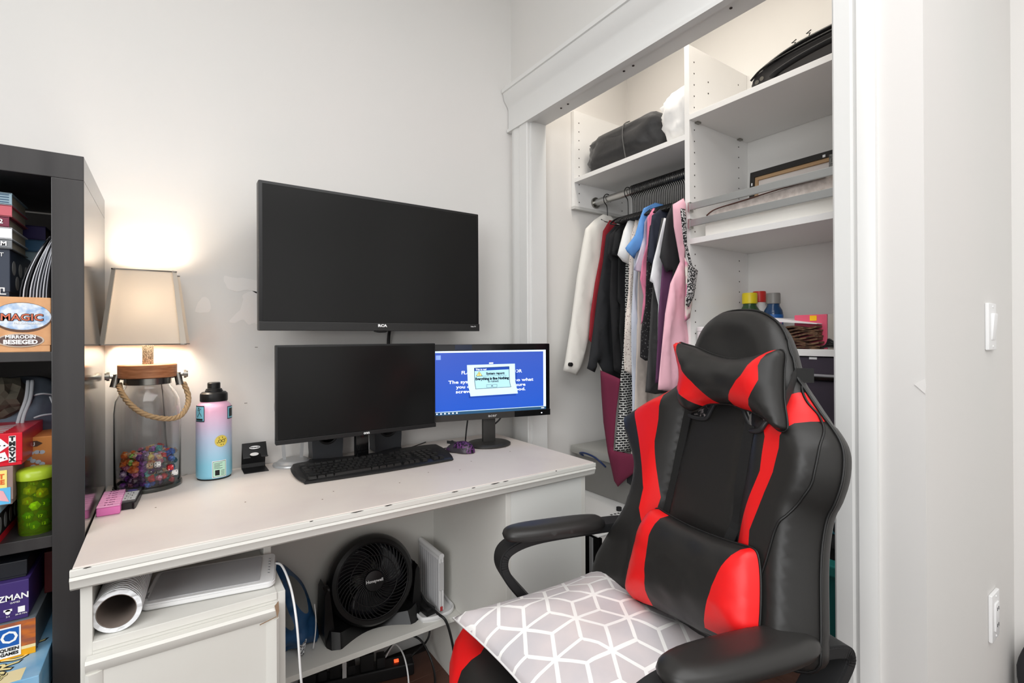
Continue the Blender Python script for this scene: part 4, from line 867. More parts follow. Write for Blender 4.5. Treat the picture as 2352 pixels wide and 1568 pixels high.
for k in range(44):
    P = []
    for i in range(9):
        rr = .028+i*.0101; a = k*2*pi/44+.75*(i/8)**1.15; P.append(HM @ Vector((rr*cos(a), rr*sin(a), .036-.008*(i/8)**2)))
    tube(b, P, .0014, 4, caps=False, flat=1.6)
for rr, z in ((.073, .034), (.109, .030)): tube(b, [HM @ Vector((rr*cos(k*pi/24), rr*sin(k*pi/24), z)) for k in range(48)], .0016, 5, closed=True)
gr = ob('front_grille', b, FN, t, 3.2); gr['kind'] = 'stuff'
b = B()
for k in range(18):
    for s in (0, 1):
        P = [HM @ Vector(((.04+i*.011)*cos(k*pi/9+i*.05), (.04+i*.011)*sin(k*pi/9+i*.05), -.066+.001*i)) for i in range(6)] if s else None
    tube(b, P, .0011, 4, caps=False)
for rr in (.05, .066, .082): tube(b, [HM @ Vector((rr*cos(k*pi/16), rr*sin(k*pi/16), -.064)) for k in range(32)], .0011, 4, closed=True)
ob('rear_grille', b, FN, t, 3.2)['kind'] = 'stuff'
b = B(); lathe(b, [(.031, .030), (.032, .036), (.029, .041), (.010, .043)], 32, M=HM); ob('hub_cap', b, FN, t, .8)
text('Honeywell', .0122, WTXT, t, (0, 0, 0), mtx=HM @ Matrix.Translation((0, .0, .0436)), bold=.0002)
# yoke and base
def SB_(x0, s):
    P = [(x0, .2505), (x0+s*.030, .2505), (x0+s*.014, .40), (x0+s*.007, .415), (x0, .40), (x0-s*.004, .30)]
    return prism(B(), P, .085, FXZ(-.155))
for s, x0, nm in ((1, .373, 'yoke_arm'), (-1, .672, 'yoke_arm')): ob(nm, SB_(x0, s), FN, t, .5)
P = [(.374, -.248), (.383, -.268), (.405, -.278)]+[(.41+.215*k/12, -.278+.046*sin(pi*k/12)) for k in range(13)]+[(.640, -.276), (.662, -.262), (.671, -.24), (.671, -.13), (.374, -.13)]
b = B(); n = len(P); lo = [b.verts.new((x, y, .2502)) for x, y in P]; hi = []
for x, y in P:
    c_ = 1-min(1, abs(x-.5225)/.15); hi.append(b.verts.new((.5225+(x-.5225)*.97, y+(.02 if y < -.2 else 0), .296-.032*c_)))
b.faces.new(lo[::-1]); b.faces.new(hi)
for i in range(n): b.faces.new((lo[i], lo[(i+1) % n], hi[(i+1) % n], hi[i]))
ob('base', b, FN, t, .6)
b = B(); cyl(b, (.374, -.2, .395), (.395, -.2, .395), .016); cyl(b, (.650, -.2, .395), (.671, -.2, .395), .016); ob('pivot_knob', b, FN, t, .6)
# white panel on tray, adapter
t = thing('white_tray', 'white rounded plastic tray at the right end of the low shelf', 'tray', (.715, -.18, .25))
P = smo([(.668, -.295), (.70, -.306), (.745, -.303), (.773, -.28), (.778, -.24), (.777, -.13), (.66, -.125), (.656, -.27)], 4)
b = prism(B(), P, .006, lambda a, c_, c: Vector((a, c_, .2502+c))); ob('tray_floor', b, WPL, t, .6)
b = B(); tube(b, [Vector((x, y, .260)) for x, y in P], .004, 8, closed=True, flat=1.8); ob('tray_rim', b, WPL, t, 3.2)
t = thing('folding_board', 'thin white folded plastic board with gridded side standing in the tray', 'board', (.729, -.15, .262))
ob('panel_leaf', bx(.7215, .7285, -.283, -.122, .2625, .441, .002), WPL, t, .6); ob('panel_leaf', bx(.7305, .7385, -.283, -.122, .2625, .441, .002), WPL, t, .6)
b = B(); cyl(b, (.730, -.285, .441), (.730, -.120, .441), .0092); ob('fold', b, WPL, t, .6)
b = B()
for i in range(9): box(b, .7207, .7214, -.278+i*.0165, -.265+i*.0165, .27, .43)
ob('grid_cell', b, mat('grid_white', (214, 214, 216), .5), t)['kind'] = 'stuff'
ob('end_clip', bx(.7225, .7375, -.2855, -.2832, .33, .42, .0005), mat('clip_grey', (200, 200, 200), .4), t); ob('red_stripe', bx(.7245, .7325, -.2852, -.2832, .2630, .2765), mat('red_ink', (190, 60, 60), .5), t)
o = ob('power_adapter', bx(-.016, .016, -.058, .058, 0, .022, .003, 2), BLK, None, .6); o.location = (.688, -.222, .2565); o.rotation_euler = (0, 0, radians(6)); props(o, 'flat black power adapter on the white tray beside the fan', 'adapter')
b = B(); tube(b, curve([(.660, -.14, .35), (.675, -.18, .335), (.690, -.24, .29), (.706, -.30, .270), (.722, -.330, .252), (.74, -.338, .18), (.752, -.33, .10), (.752, -.31, .03), (.735, -.28, .006), (.70, -.25, .005), (.65, -.24, .005), (.60, -.21, .005)], 8), .0042, 8); o = ob('cable', b, BLK, None, 3.2); props(o, 'thick black cable from the fan over the shelf edge to the floor', 'cable')
b = B(); tube(b, curve([(.66, -.13, .04), (.70, -.12, .045), (.75, -.14, .10), (.765, -.10, .18), (.77, -.04, .23)], 8), .0035, 8); o = ob('cable', b, BLK, None, 3.2); props(o, 'black cable rising from the power strip to the wall corner', 'cable')
b = B(); tube(b, curve([(.60, -.10, .07), (.66, -.12, .12), (.71, -.15, .11), (.735, -.19, .05), (.72, -.25, .006), (.66, -.29, .005), (.58, -.30, .005), (.50, -.28, .005)], 8), .0035, 8); o = ob('cable', b, BLK, None, 3.2); props(o, 'black cable looping on the dark floor beside the power strip', 'cable')
t = thing('power_strip', 'long black power strip full of plugs on the floor under the shelf', 'power strip', (.515, -.085, 0), radians(-15), world=False)
ob('strip_body', bx(-.185, .185, -.030, .030, .0005, .042, .008, 3), BLK, t, .6); b = B()
for i, (x, w, h) in enumerate(((-.15, .020, .04), (-.11, .014, .03), (-.07, .018, .05), (-.02, .012, .03), (.03, .022, .055), (.075, .014, .035))): box(b, x-w, x+w, -.02, .02, .042, .042+h, .004)
ob('plug', b, BLKM, t, .6); ob('white_plug', bx(-.049, -.036, -.028, -.008, .0425, .115, .001), WPL, t); ob('switch_light', bx(.120, .135, -.006, .006, .0425, .047), mat('neon_red', (255, 80, 40), .4, emit=1.5), t)
b = B(); tube(b, curve([(.09, -.01, .07), (.12, -.03, .12), (.145, -.08, .10), (.150, -.14, .04), (.12, -.20, .005), (.05, -.24, .005)], 8), .0025, 8); ob('white_lead', b, WPL, t, 3.2)
# ================================================================ CLOSET ORGANISER
t = thing('closet_organizer', 'white built-in closet shelving with divider, shelves and clothes rod', 'closet shelving', (1.64, -.7, 0))
XS = 1.461; XB = 1.8215; YD0, YD1 = -.712, -.693
ob('divider', bx(XS, XB, YD0, YD1, 0, 2.158, .0008), MELA, t); ob('side_panel', bx(XS, XB, -.1275, -.1085, 1.735, 2.155, .0008), MELA, t); ob('side_panel', bx(XS, XB, -1.318, -1.300, 0, 2.158, .0008), MELA, t)
ob('wall_cleat', bx(XB-.001, XB+.0002, -.12, YD1, 1.735, 2.155), MELA, t)
ob('cap_strip', bx(XS-.002, XB, -.130, -.108, 1.722, 1.735, .001), mat('cap_grey', (206, 205, 202), .5), t)
ob('shelf', bx(XS, XB-.002, -.1277, YD1, 1.837, 1.856, .0008), MELA, t)
for z in (1.899, 1.474, 1.103): ob('shelf', bx(XS, XB-.002, -1.2998, YD0, z, z+.019, .0008), MELA, t)
b = B()
for i in range(46):
    z = .35+i*.039
    for x in (XS+.028, XB-.06):
        for y, s in ((YD0-.0002, -1), (YD1+.0002, 1)):
            if s > 0 and z < 1.7: continue
            cyl(b, (x, y, z), (x, y+s*.0005, z), .0026, seg=8)
    if 1.74 < z < 2.15:
        for x in (XS+.028, XB-.06): cyl(b, (x, -.1279, z), (x, -.1285, z), .0026, seg=8)
for x, z in ((XS+.11, 2.06), (XS+.11, 2.02)): cyl(b, (x, YD0-.0002, z), (x, YD0-.0007, z), .003, seg=8)
ob('pin_hole', b, mat('pin_dark', (70, 64, 60), .8), t)['kind'] = 'stuff'
ob('clothes_rod', cyl(B(), (1.585, -.1285, 1.765), (1.585, YD1+.001, 1.765), .0155, seg=24), CHR, t, .6)
ob('rod_holder', cyl(B(), (1.585, -.1283, 1.765), (1.585, -.137, 1.765), .024, seg=24), CHR2, t, .6)
for z0 in (1.587, 1.5305):
    r = ob('shoe_rail', bx(1.449, 1.456, -1.299, -.7135, z0, z0+.0235, .0015), mat('rail_steel', (170, 172, 172), .42, .85), t); ob('rail_bracket', bx(1.447, 1.468, -.7225, -.7122, z0-.006, z0+.028, .003), CHR, r, .6)
b = B(); box(b, XS+.03, XS+.05, YD0-.012, YD0, 1.894, 1.899); box(b, XB-.07, XB-.05, YD0-.012, YD0, 1.894, 1.899); ob('shelf_pin', b, CHR2, t)
# ---- things on the shelves
pg = smo([(1.0, .0), (1.0, .0)], 1)
def sack(name, mm, c, rx, ry, rz, sd, jit, label, cat, ex=.75, sub=4):
    b = B(); g = bmesh.ops.create_icosphere(b, subdivisions=sub, radius=1)
    for v in g['verts']:
        d = v.co.normalized(); w = noise.noise(Vector((d.x*2.2, d.y*9+d.x*4, d.z*2.2))+Vector((sd, 0, 0)))*jit+noise.noise(d*2+Vector((sd, 5, 0)))*jit
        k = 1+w; sx = (abs(d.x)**ex)*(1 if d.x > 0 else -1); sy = (abs(d.y)**ex)*(1 if d.y > 0 else -1); sz = (abs(d.z)**.8)*(1 if d.z > 0 else -1)
        v.co = Vector((c[0]+rx*sx*k, c[1]+ry*sy*k, max(c[2], c[2]+rz+rz*sz*k*(1 if d.z > 0 else 1))))
    o = ob(name, b, mm, None, 3.2); props(o, label, cat); return o
o = sack('duvet_bag', mat('black_nylon', (40, 40, 42), .55, bump=(14, .6, .006), sheen=.2), (1.645, -.350, 1.8565), .155, .222, .090, 3, .09, 'black zipped bedding bag stuffed on the upper left closet shelf', 'bag', .5)
b = B(); tube(b, curve([(1.490, -.40, 1.862), (1.486, -.395, 1.90), (1.487, -.385, 1.96), (1.50, -.38, 2.01), (1.54, -.375, 2.036)], 5), .0025, 6); ob('seam', b, mat('seam_grey', (84, 84, 84), .7), o, 3.2)
sack('white_duvet', mat('white_cotton', (238, 238, 238), .85, bump=(12, .5, .006)), (1.645, -.612, 1.8565), .155, .078, .112, 9, .12, 'rolled white duvet squeezed between the black bag and closet divider', 'duvet')
t = thing('projector_case', 'worn black carrying case with carabiner-like holes on the top right closet shelf', 'case', (1.64, -1.1, 1.918))
t['label'] = 'worn black hard case with handle and buckles on the top right closet shelf'
CS = mat('case_black', (44, 42, 42), .5, bump=(60, .3, .001))
Pc = [(-.915, 1.9185), (-.917, 1.945), (-.928, 1.962), (-.96, 1.975), (-1.02, 1.992), (-1.08, 2.002), (-1.17, 2.008), (-1.285, 2.008), (-1.29, 1.9185)]
b = prism(B(), Pc, .25, lambda a, c_, c: Vector((1.485+c, a, c_))); bmesh.ops.bevel(b, geom=b.edges[:], offset=.005, segments=2, affect='EDGES'); ob('case_body', b, CS, t, .6)
b = B(); tube(b, curve([(1.482, -.918, 1.95), (1.480, -.96, 1.972), (1.480, -1.05, 1.984), (1.480, -1.17, 1.990), (1.480, -1.28, 1.990)], 6), .0035, 6); tube(b, curve([(1.486, -.955, 1.972), (1.486, -1.02, 1.992), (1.486, -1.1, 2.002), (1.486, -1.28, 2.007)], 6), .006, 8); ob('zip_ridge', b, BLKG, t, 3.2)
b = B(); tube(b, curve([(1.480, -.985, 1.934), (1.470, -1.01, 1.938), (1.466, -1.07, 1.948), (1.466, -1.14, 1.955), (1.475, -1.19, 1.962)], 6), .011, 8, flat=.5); ob('carry_handle', b, BLKM, t, 3.2)
b = B()
for y, z in ((-.939, 1.936), (-.954, 1.941)): lathe(b, [(.0035, 0), (.0065, 0), (.0065, .002), (.0035, .002)], 18, M=Matrix.Translation((1.4805, y, z)) @ Matrix.Rotation(-pi/2, 4, 'Y'))
ob('buckle_ring', b, CHR2, t, .6)
b = B()
for y, z in ((-.939, 1.936), (-.954, 1.941)): cyl(b, (1.479, y, z), (1.4805, y, z), .0036, seg=14)
ob('rivet', b, WPL, t)
b = B()
for y, z in ((-1.045, 1.995), (-1.085, 2.002)): tube(b, [(1.484, y, z), (1.482, y-.006, z+.010), (1.482, y+.004, z+.012), (1.484, y-.008, z+.018)], .0016, 5)
ob('strap_hook', b, BLK, t, 3.2)
# white box, papers, frame behind the rails
t = thing('storage_box', 'long white box behind the two metal rails on the closet shelf', 'box', (1.62, -1.0, 1.493))
ob('box_body', bx(1.475, 1.69, -1.19, -.762, 1.4933, 1.560, .001), mat('box_white', (236, 234, 228), .5), t)
b = prism(B(), [(-.762, 1.5605), (-1.19, 1.5605), (-1.19, 1.606), (-1.0, 1.588), (-.85, 1.580), (-.775, 1.570)], .2, lambda a, c_, c: Vector((1.478+c, a, c_))); o = ob('document_folder', b, mat('speckled_paper', (206, 196, 190), .8, var=((186, 176, 170), 60, .4, .6))); props(o, 'bulging speckled paper folder with brown edge on the white box', 'folder')
b = B(); tube(b, curve([(1.476, -.766, 1.563), (1.4755, -.80, 1.577), (1.4755, -.90, 1.584), (1.4755, -1.02, 1.592), (1.4755, -1.13, 1.596)], 6), .0022, 6); ob('brown_edge', b, mat('folder_edge', (84, 52, 44), .6), o, 3.2)
t = thing('picture_frame', 'black frame seen from its back, leaning behind the metal rails', 'frame', (1.735, -.90, 1.50))
tiltf = Matrix.Translation((1.735, 0, 1.50)) @ Matrix.Rotation(radians(5), 4, 'Y')
def fbox(b, x0, x1, y0, y1, z0, z1): 
    n = len(b.verts); box(b, x0, x1, y0, y1, z0, z1); b.verts.ensure_lookup_table()
    for v in b.verts[n:]: v.co = tiltf @ v.co
    return b
b = B(); 
for y0, y1, z0, z1 in ((-1.045, -.765, .236, .256), (-1.045, -.765, 0, .02), (-.781, -.765, .02, .236), (-1.045, -1.029, .02, .236)): fbox(b, -.01, .01, y0, y1, z0, z1)
ob('frame_border', b, mat('frame_black', (34, 32, 30), .5), t)
b = B()
for y0, y1, z0, z1 in ((-1.029, -.781, .224, .236), (-.791, -.781, .02, .224)): fbox(b, -.004, .012, y0, y1, z0, z1)
ob('inner_lip', b, mat('kraft_lip', (178, 146, 110), .8), t); b = B(); fbox(b, .004, .010, -1.029, -.791, .02, .224); ob('backing', b, mat('backing_pale', (212, 206, 202), .8), t)
b = B(); fbox(b, -.0125, -.01, -1.018, -1.010, .238, .246); fbox(b, -.0125, -.01, -1.040, -1.034, .222, .232); fbox(b, -.0125, -.01, -.776, -.772, .205, .215); ob('clip', b, WPL, t)
t = thing('book', 'red and grey book end standing at the right of the rail shelf', 'book', (1.56, -1.155, 1.5605), world=False)
ob('cover', bx(-.06, .06, -.006, .013, .0465, .10), mat('brick_red', (170, 60, 56), .5), t); ob('pages', bx(-.058, .058, .0135, .026, .0465, .10), mat('grey_speckle', (110, 110, 106), .7, var=((60, 60, 60), 300, .4, .6)), t)
# pill bottles
def pill(name, label, y, x, r_, h, cap, body, lb, lb2):
    s = thing(name, label, 'bottle', (x, y, 1.1222), 0, None, world=False)
    b = B(); lathe(b, [(r_*.95, 0), (r_, .004), (r_, h*.62), (r_*.93, h*.68), (r_*.66, h*.76), (r_*.64, h*.80)], 28); ob('bottle_body', b, body, s, .8)
    b = B(); lathe(b, [(r_*.70, h*.80), (r_*.74, h*.81), (r_*.74, h*.97), (r_*.70, h)], 28); ob('cap', b, cap, s, .5)
    b = B(); lathe(b, [(r_+.0005, h*.12), (r_+.0005, h*.60)], 28, cap0=False, cap1=False); l = ob('wrap_label', b, lb, s, 3.2)
    b = B()
    for z0, z1, a0, a1 in lb2[1]:
        A = []
        for k in range(7):
            a = radians(a0+(a1-a0)*k/6); A.append((b.verts.new(((r_+.001)*cos(a), (r_+.001)*sin(a), h*z0)), b.verts.new(((r_+.001)*cos(a), (r_+.001)*sin(a), h*z1))))
        for p, q in zip(A, A[1:]): b.faces.new((p[0], q[0], q[1], p[1]))
    ob('label_print', b, lb2[0], l, 3.2); return s
pill('vitamin_bottle', 'green vitamin bottle with yellow cap and label, left of the three', -.787, 1.70, .034, .190, mat('cap_yellow', (222, 200, 30), .4), mat('bottle_green', (44, 74, 44), .2), mat('label_yellow', (222, 214, 120), .5), (WTXT, [(.15, .5, 190, 240), (.53, .57, 190, 290)]))
pill('vitamin_bottle', 'white vitamin bottle with red cap behind the green one', -.781, 1.775, .030, .200, mat('cap_red', (200, 46, 40), .4), mat('bottle_white', (226, 224, 222), .4), mat('label_white', (222, 220, 220), .5), (GREYP, [(.2, .23, 190, 290), (.3, .33, 190, 290), (.4, .43, 190, 290)]))
pill('vitamin_bottle', 'blue vitamin bottle with grey cap, right of the three', -.868, 1.705, .0300, .184, mat('cap_grey2', (130, 128, 124), .4), mat('bottle_blue', (28, 62, 100), .15), mat('label_blue', (26, 92, 164), .4), (mat('print_pink', (204, 120, 170), .5), [(.36, .50, 185, 262)]))
# items at right of the same shelf
o = ob('box', bx(1.50, 1.72, -1.122, -1.035, 1.1222, 1.2195, .002), mat('pink_card', (226, 92, 120), .45)); props(o, 'pink cardboard box behind the folded paper bags', 'box'); ob('price_sticker', bx(1.4985, 1.5002, -1.096, -1.078, 1.202, 1.2165), mat('sticker_orange', (250, 196, 20), .5), o)
ob('clear_end', bx(1.502, 1.72, -1.1425, -1.1225, 1.1225, 1.2195, .001), mat('pale_card', (186, 180, 172), .6), o)
random.seed(5)
for i in range(9):
    z = 1.1226+i*.0068; b = B(); n = 12; yl = -.955-.005*random.random()*3; yr = -1.108-random.random()*.008
    top, bot = [], []
    for k in range(n+1):
        y = yl+(yr-yl)*k/n; dz = .0035*sin(k*.9+i)+.006*(k/n)*(i/9)
        top.append((y, z+.0052+dz)); bot.append((y, z+dz))
    prism(b, bot+top[::-1], .20, lambda a, c_, c: Vector((1.468+c-.004*sin(a*80+i), a, c_)))
    o = ob('paper_bag', b, mat('kraft_bag', (128, 96, 72), .85, var=((74, 54, 42), 60, .4, .6))); props(o, 'flat brown paper bag, %s of the untidy pile on the closet shelf' % ['lowest', 'second from the bottom', 'third from the bottom', 'fourth from the bottom', 'the middle one', 'fourth from the top', 'third from the top', 'second from the top', 'topmost'][i], 'paper bag', 'folded paper bags on the closet shelf')
b = prism(B(), [(-.93, 1.207), (-1.02, 1.199), (-1.11, 1.1915), (-1.11, 1.1935), (-1.04, 1.204), (-.98, 1.214), (-.93, 1.215)], .2, lambda a, c_, c: Vector((1.467+c, a, c_))); o = ob('envelope', b, mat('white_paper', (232, 228, 228), .7)); props(o, 'white envelopes lying on top of the folded paper bags', 'envelope')
b = B()
for k in range(5): tube(b, curve([(1.475, -1.118-.004*k, 1.126+.002*k), (1.47, -1.14, 1.130+.005*k), (1.472, -1.165, 1.127+.004*(k % 3)), (1.48, -1.19, 1.126)], 5), .0026, 5)
o = ob('cable', b, BLK, None, 3.2); props(o, 'tangled black cord at the right end of the pill bottle shelf', 'cable')
t = thing('storage_bottle', 'small white tub with red print beside the closet divider', 'tub', (1.50, -.745, 1.1222), world=False)
b = B(); lathe(b, [(.026, 0), (.028, .003), (.028, .052), (.026, .054)], 24); ob('tub_body', b, WPL, t, .6); b = B(); lathe(b, [(.029, .0545), (.029, .067), (.027, .069)], 24); ob('tub_lid', b, WPL, t, .6); text('co', .012, mat('brick_red'), t, (-.0288, 0, .03), rot=(pi/2, 0, -pi/2))
# purple drawer unit under the shelf
t = thing('storage_cube', 'dark purple storage cube with black lid lip under the closet shelf', 'storage cube', (1.6, -1.0, .80))
PL = mat('dark_purple', (62, 54, 66), .55)
ob('upper_panel', bx(1.468, 1.80, -1.295, -.72, 1.054, 1.100, .002), PL, t); ob('black_lip', bx(1.460, 1.80, -1.295, -.72, 1.036, 1.0475, .002), BLKG, t); ob('lower_body', bx(1.470, 1.80, -1.295, -.72, .86, 1.035, .003), PL, t); ob('seam_line', bx(1.466, 1.8, -1.295, -.72, 1.0478, 1.0537), mat('seam_white', (170, 168, 172), .4), t)
b = B(); box(b, 1.4665, 1.4685, -1.110, -1.090, 1.094, 1.100); ob('tag', b, WPL, t)
# blue bag, dark clothes, teal bin, box
o = ob('shopping_bag', bx(1.50, 1.78, -1.28, -.9, .60, .85, .03, 3), mat('aqua_bag', (96, 176, 196), .5)); props(o, 'light blue shopping bag with dark leaf shapes behind the chair', 'bag')
b = B(); Fl = lambda a, c_, c: Vector((1.499-c, a, c_))
for y, z in ((-1.145, .672), (-1.145, .632), (-1.16, .71)): disc(b, Fl, (y, z), .012, .017, 14, .0008, .5)
ob('leaf_print', b, mat('print_navy', (20, 28, 36), .5), o)
sack('clothing_heap', mat('dark_knit', (30, 28, 30), .9, bump=(40, .6, .003)), (1.60, -1.11, .555), .17, .16, .028, 5, .2, 'crumpled dark clothes heaped on top of the teal bin', 'clothes', sub=3)
t = thing('storage_bin', 'teal plastic bin standing behind the chair in the closet', 'bin', (1.6, -1.1, .352))
TL = mat('teal_plastic', (26, 104, 102), .4); b = prism(B(), [(1.415, .3525), (1.80, .3525), (1.805, .54), (1.40, .54)], .36, lambda a, c_, c: Vector((a, -1.285+c, c_))); ob('bin_body', b, TL, t); ob('bin_rim', bx(1.392, 1.81, -1.292, -.918, .54, .568, .004), mat('teal_rim', (40, 130, 124), .4), t)
b = bx(1.38, 1.80, -1.29, -.92, .001, .352, .003); o = ob('wooden_crate', b, mat('crate_brown', (74, 50, 42), .6, var=((100, 72, 60), 14, .3, .7, (1, 1, 6)))); props(o, 'brown wooden crate on the closet floor under the teal bin', 'crate')
# white cabinet and clear bin at left
t = thing('white_cabinet', 'low white metal cabinet with black front in the left of the closet', 'cabinet', (1.47, -.40, 0))
ob('cabinet_body', bx(1.175, 1.80, -.570, -.165, .002, .497, .003), mat('cabinet_white', (228, 226, 222), .4), t); ob('front_panel', bx(1.158, 1.1755, -.573, -.16, .004, .492, .002), BLKG, t); ob('chrome_strip', bx(1.155, 1.159, -.548, -.532, .01, .488), SIL, t)
ob('top_cap', bx(1.156, 1.80, -.573, -.16, .4972, .502, .001), WHITE, t)
b = B()
for i, (x, y) in enumerate(((1.335, -.46), (1.352, -.462), (1.368, -.464), (1.384, -.466), (1.42, -.468))): box(b, x-.003, x+.006, y-.004, y+.004, .5021, .5028)
cyl(b, (1.392, -.445, .5021), (1.392, -.445, .515), .010, seg=16); ob('top_slot', b, KTXT, t)
t = thing('clear_bin', 'clear plastic storage bin with blue handle on the white cabinet', 'bin', (1.6, -.36, .5025))
CLR = mat('clear_plastic', (196, 194, 190), .22, tr=.55, ior=1.1); b = B()
prism(b, [(1.462, .503), (1.78, .503), (1.79, .655), (1.446, .655)], .42, lambda a, c_, c: Vector((a, -.575+c, c_))); ob('bin_body', b, CLR, t)
ob('bin_lid', bx(1.436, 1.80, -.585, -.120, .6555, .688, .006), mat('frosted_lid', (196, 195, 190), .35, tr=.3, ior=1.1), t, .6)
b = B(); tube(b, curve([(1.438, -.20, .657), (1.416, -.205, .670), (1.412, -.24, .677), (1.412, -.29, .672), (1.414, -.326, .658), (1.438, -.33, .636)], 6), .0055, 8, flat=.7); ob('blue_handle', b, mat('handle_navy', (32, 50, 96), .35), t, 3.2)
b = B(); random.seed(8)
for i in range(10): x = 1.52+random.random()*.16; y = -.53+i*.036; box(b, x, x+.06, y, y+.025, .506, .53+.09*random.random(), .002)
ob('bin_content', b, mat('content_grey', (104, 100, 96), .7), t)['kind'] = 'stuff'
# ================================================================ HANGERS AND CLOTHES
RX, RZ_ = 1.585, 1.765
def hmesh():
    b = B(); hk = [(0.0, 0, -.105), (0.0, 0, -.055), (-.004, 0, -.030), (-.020, 0, -.014), (-.0215, 0, .006), (-.008, 0, .0205), (.010, 0, .0205), (.0205, 0, .006), (.0205, 0, -.010)]
    tube(b, curve(hk, 5), .0021, 6); tube(b, curve([(0, 0, -.100), (-.05, 0, -.112), (-.09, 0, -.130), (-.112, 0, -.146)], 5), .0036, 6); tube(b, curve([(0, 0, -.100), (.05, 0, -.112), (.09, 0, -.130), (.112, 0, -.146)], 5), .0036, 6)
    tube(b, [(-.112, 0, -.146), (.112, 0, -.146)], .0025, 6)
    me = bpy.data.meshes.new('hanger'); b.to_mesh(me); b.free(); me.shade_smooth(); me.materials.append(mat('hanger_black', (20, 20, 21), .3)); return me
HME = hmesh()
def hanger(y, label, group=None, rz=0.):
    o = bpy.data.objects.new('clothes_hanger', HME); COL.objects.link(o); o.location = (RX, y, RZ_); o.rotation_euler = (0, 0, rz); props(o, label, 'hanger', group); return o
hanger(-.205, 'black hanger of the pale blazer, apart at the left of the rod'); hanger(-.325, 'single black hanger between the blazer and the packed row', None, .03)
random.seed(2); y = -.352
UN = ['', 'first', 'second', 'third', 'fourth', 'fifth', 'sixth', 'seventh', 'eighth', 'ninth', 'tenth', 'eleventh', 'twelfth', 'thirteenth', 'fourteenth', 'fifteenth', 'sixteenth', 'seventeenth', 'eighteenth', 'nineteenth', 'twentieth']
YS = []
while y > -.684: YS.append(y); y -= .0086
for i, y in enumerate(YS):
    k = len(YS)-i; w = UN[i+1]+' from the left end of the packed row' if i < len(YS)/2 else UN[k]+' from the closet divider'
    hanger(y, 'black plastic hanger on the rod, '+w, 'packed hangers on the rod', random.uniform(-.03, .03))
def G(name, label, cat, y, L_, m, th=.018, hem=None, right=None, wrk=.006, wf=(38, 5), bow=0., mirror=True):
    """one garment: L_ = left outline (x,z) from neck to hem; mirrored about the rod to close it"""
    pts = list(L_)
    if mirror:
        R_ = [(2*RX-x, z) for x, z in reversed(pts)]; R_ = [(min(x, 1.80), z) for x, z in R_]
        pts = pts+[p for i, p in enumerate(R_) if i == 0 or p != R_[i-1]]
    n = len(pts); q = []
    for i, p in enumerate(pts): q.append(p)
    def F(a, c_, d): return Vector((a, y-d+bow*(1.6-c_)*.02, c_))
    def fr(x, z, d):
        e = min(1, d/.012)*1.5; return th*.5*sqrt(min(1, d/.02))+e*wrk*(noise.noise(Vector((x*wf[0], y*9, z*wf[1])))*1.4+.4*noise.noise(Vector((x*70, y*9+3, z*16))))
    r = puff(name, m, q, F, fr, lambda x, z, d: th*.5*sqrt(min(1, d/.02)), .017 if n < 30 else .02)
    return props(r[0], label, cat)
BLZ = {}
FAB = lambda nm, c, b_=1: mat(nm, c, .88, bump=(260, .25, .0006), sheen=.0)
G('blazer', 'cream blazer with a black sleeve button, leftmost garment on the rod', 'blazer', -0.2, [(1.563, 1.697), (1.51, 1.665), (1.459, 1.621), (1.441, 1.554), (1.407, 1.404), (1.375, 1.22), (1.338, 1.049), (1.328, 1.022), (1.405, 0.997), (1.425, 1.027), (1.468, 1.128), (1.5, 1.297), (1.525, 1.184), (1.545, 0.994), (1.56, 0.96)], FAB('cream_wool', (232, 229, 222)), th=.034, wrk=.004)
G('shirt', 'dark red shirt just behind the cream blazer', 'shirt', -0.235, [(1.567, 1.665), (1.527, 1.613), (1.508, 1.5), (1.477, 1.386), (1.451, 1.257), (1.44, 1.147), (1.485, 1.11), (1.5, 1.1), (1.54, 1.05)], FAB('dark_red_cloth', (146, 34, 44)), th=.018)
G('shirt', 'long black button shirt with cuffs, right of the dark red shirt', 'shirt', -0.27, [(1.57, 1.64), (1.51, 1.587), (1.491, 1.475), (1.457, 1.328), (1.431, 1.183), (1.406, 1.058), (1.396, 1.03), (1.44, 1.012), (1.455, 1.057), (1.488, 1.01), (1.526, 0.995), (1.592, 0.977), (1.633, 0.956)], FAB('black_cotton', (38, 39, 42)), th=.024, wrk=.009)
G('shirt', 'black tee shirt, first in the packed garments', 'shirt', -0.33, [(1.54, 1.634), (1.468, 1.572), (1.455, 1.482), (1.478, 1.466), (1.467, 1.324), (1.478, 1.182), (1.489, 1.022), (1.56, 0.99)], FAB('black_cotton2', (30, 30, 32)), th=.02, wrk=.009)
G('shirt', 'black short-sleeved top beside the black and white print dress', 'shirt', -0.355, [(1.544, 1.639), (1.472, 1.577), (1.452, 1.487), (1.492, 1.482), (1.485, 1.305), (1.503, 1.288), (1.494, 1.182), (1.514, 1.022)], FAB('black_cotton3', (26, 27, 29)), th=.02, wrk=.009)
G('dress', 'long black dress with white block print', 'dress', -0.385, [(1.536, 1.623), (1.485, 1.555), (1.502, 1.479), (1.499, 1.374), (1.498, 1.251), (1.487, 1.112), (1.468, 0.991), (1.455, 0.854), (1.434, 0.711), (1.483, 0.696)], pat('dress_print', 'brick', (22, 22, 24), (220, 220, 216), 26, .85, (.3, .6), (1, 1, 1), 'Object'), th=.018, wrk=.009)
G('shirt', 'white short-sleeved tee shirt left of the blue one', 'shirt', -0.41, [(1.529, 1.652), (1.496, 1.63), (1.463, 1.574), (1.428, 1.477), (1.457, 1.454), (1.499, 1.444), (1.494, 1.371), (1.488, 1.336), (1.5, 1.25), (1.5, 1.05), (1.56, 1.0)], FAB('white_jersey', (236, 236, 234)), th=.02, wrk=.008)
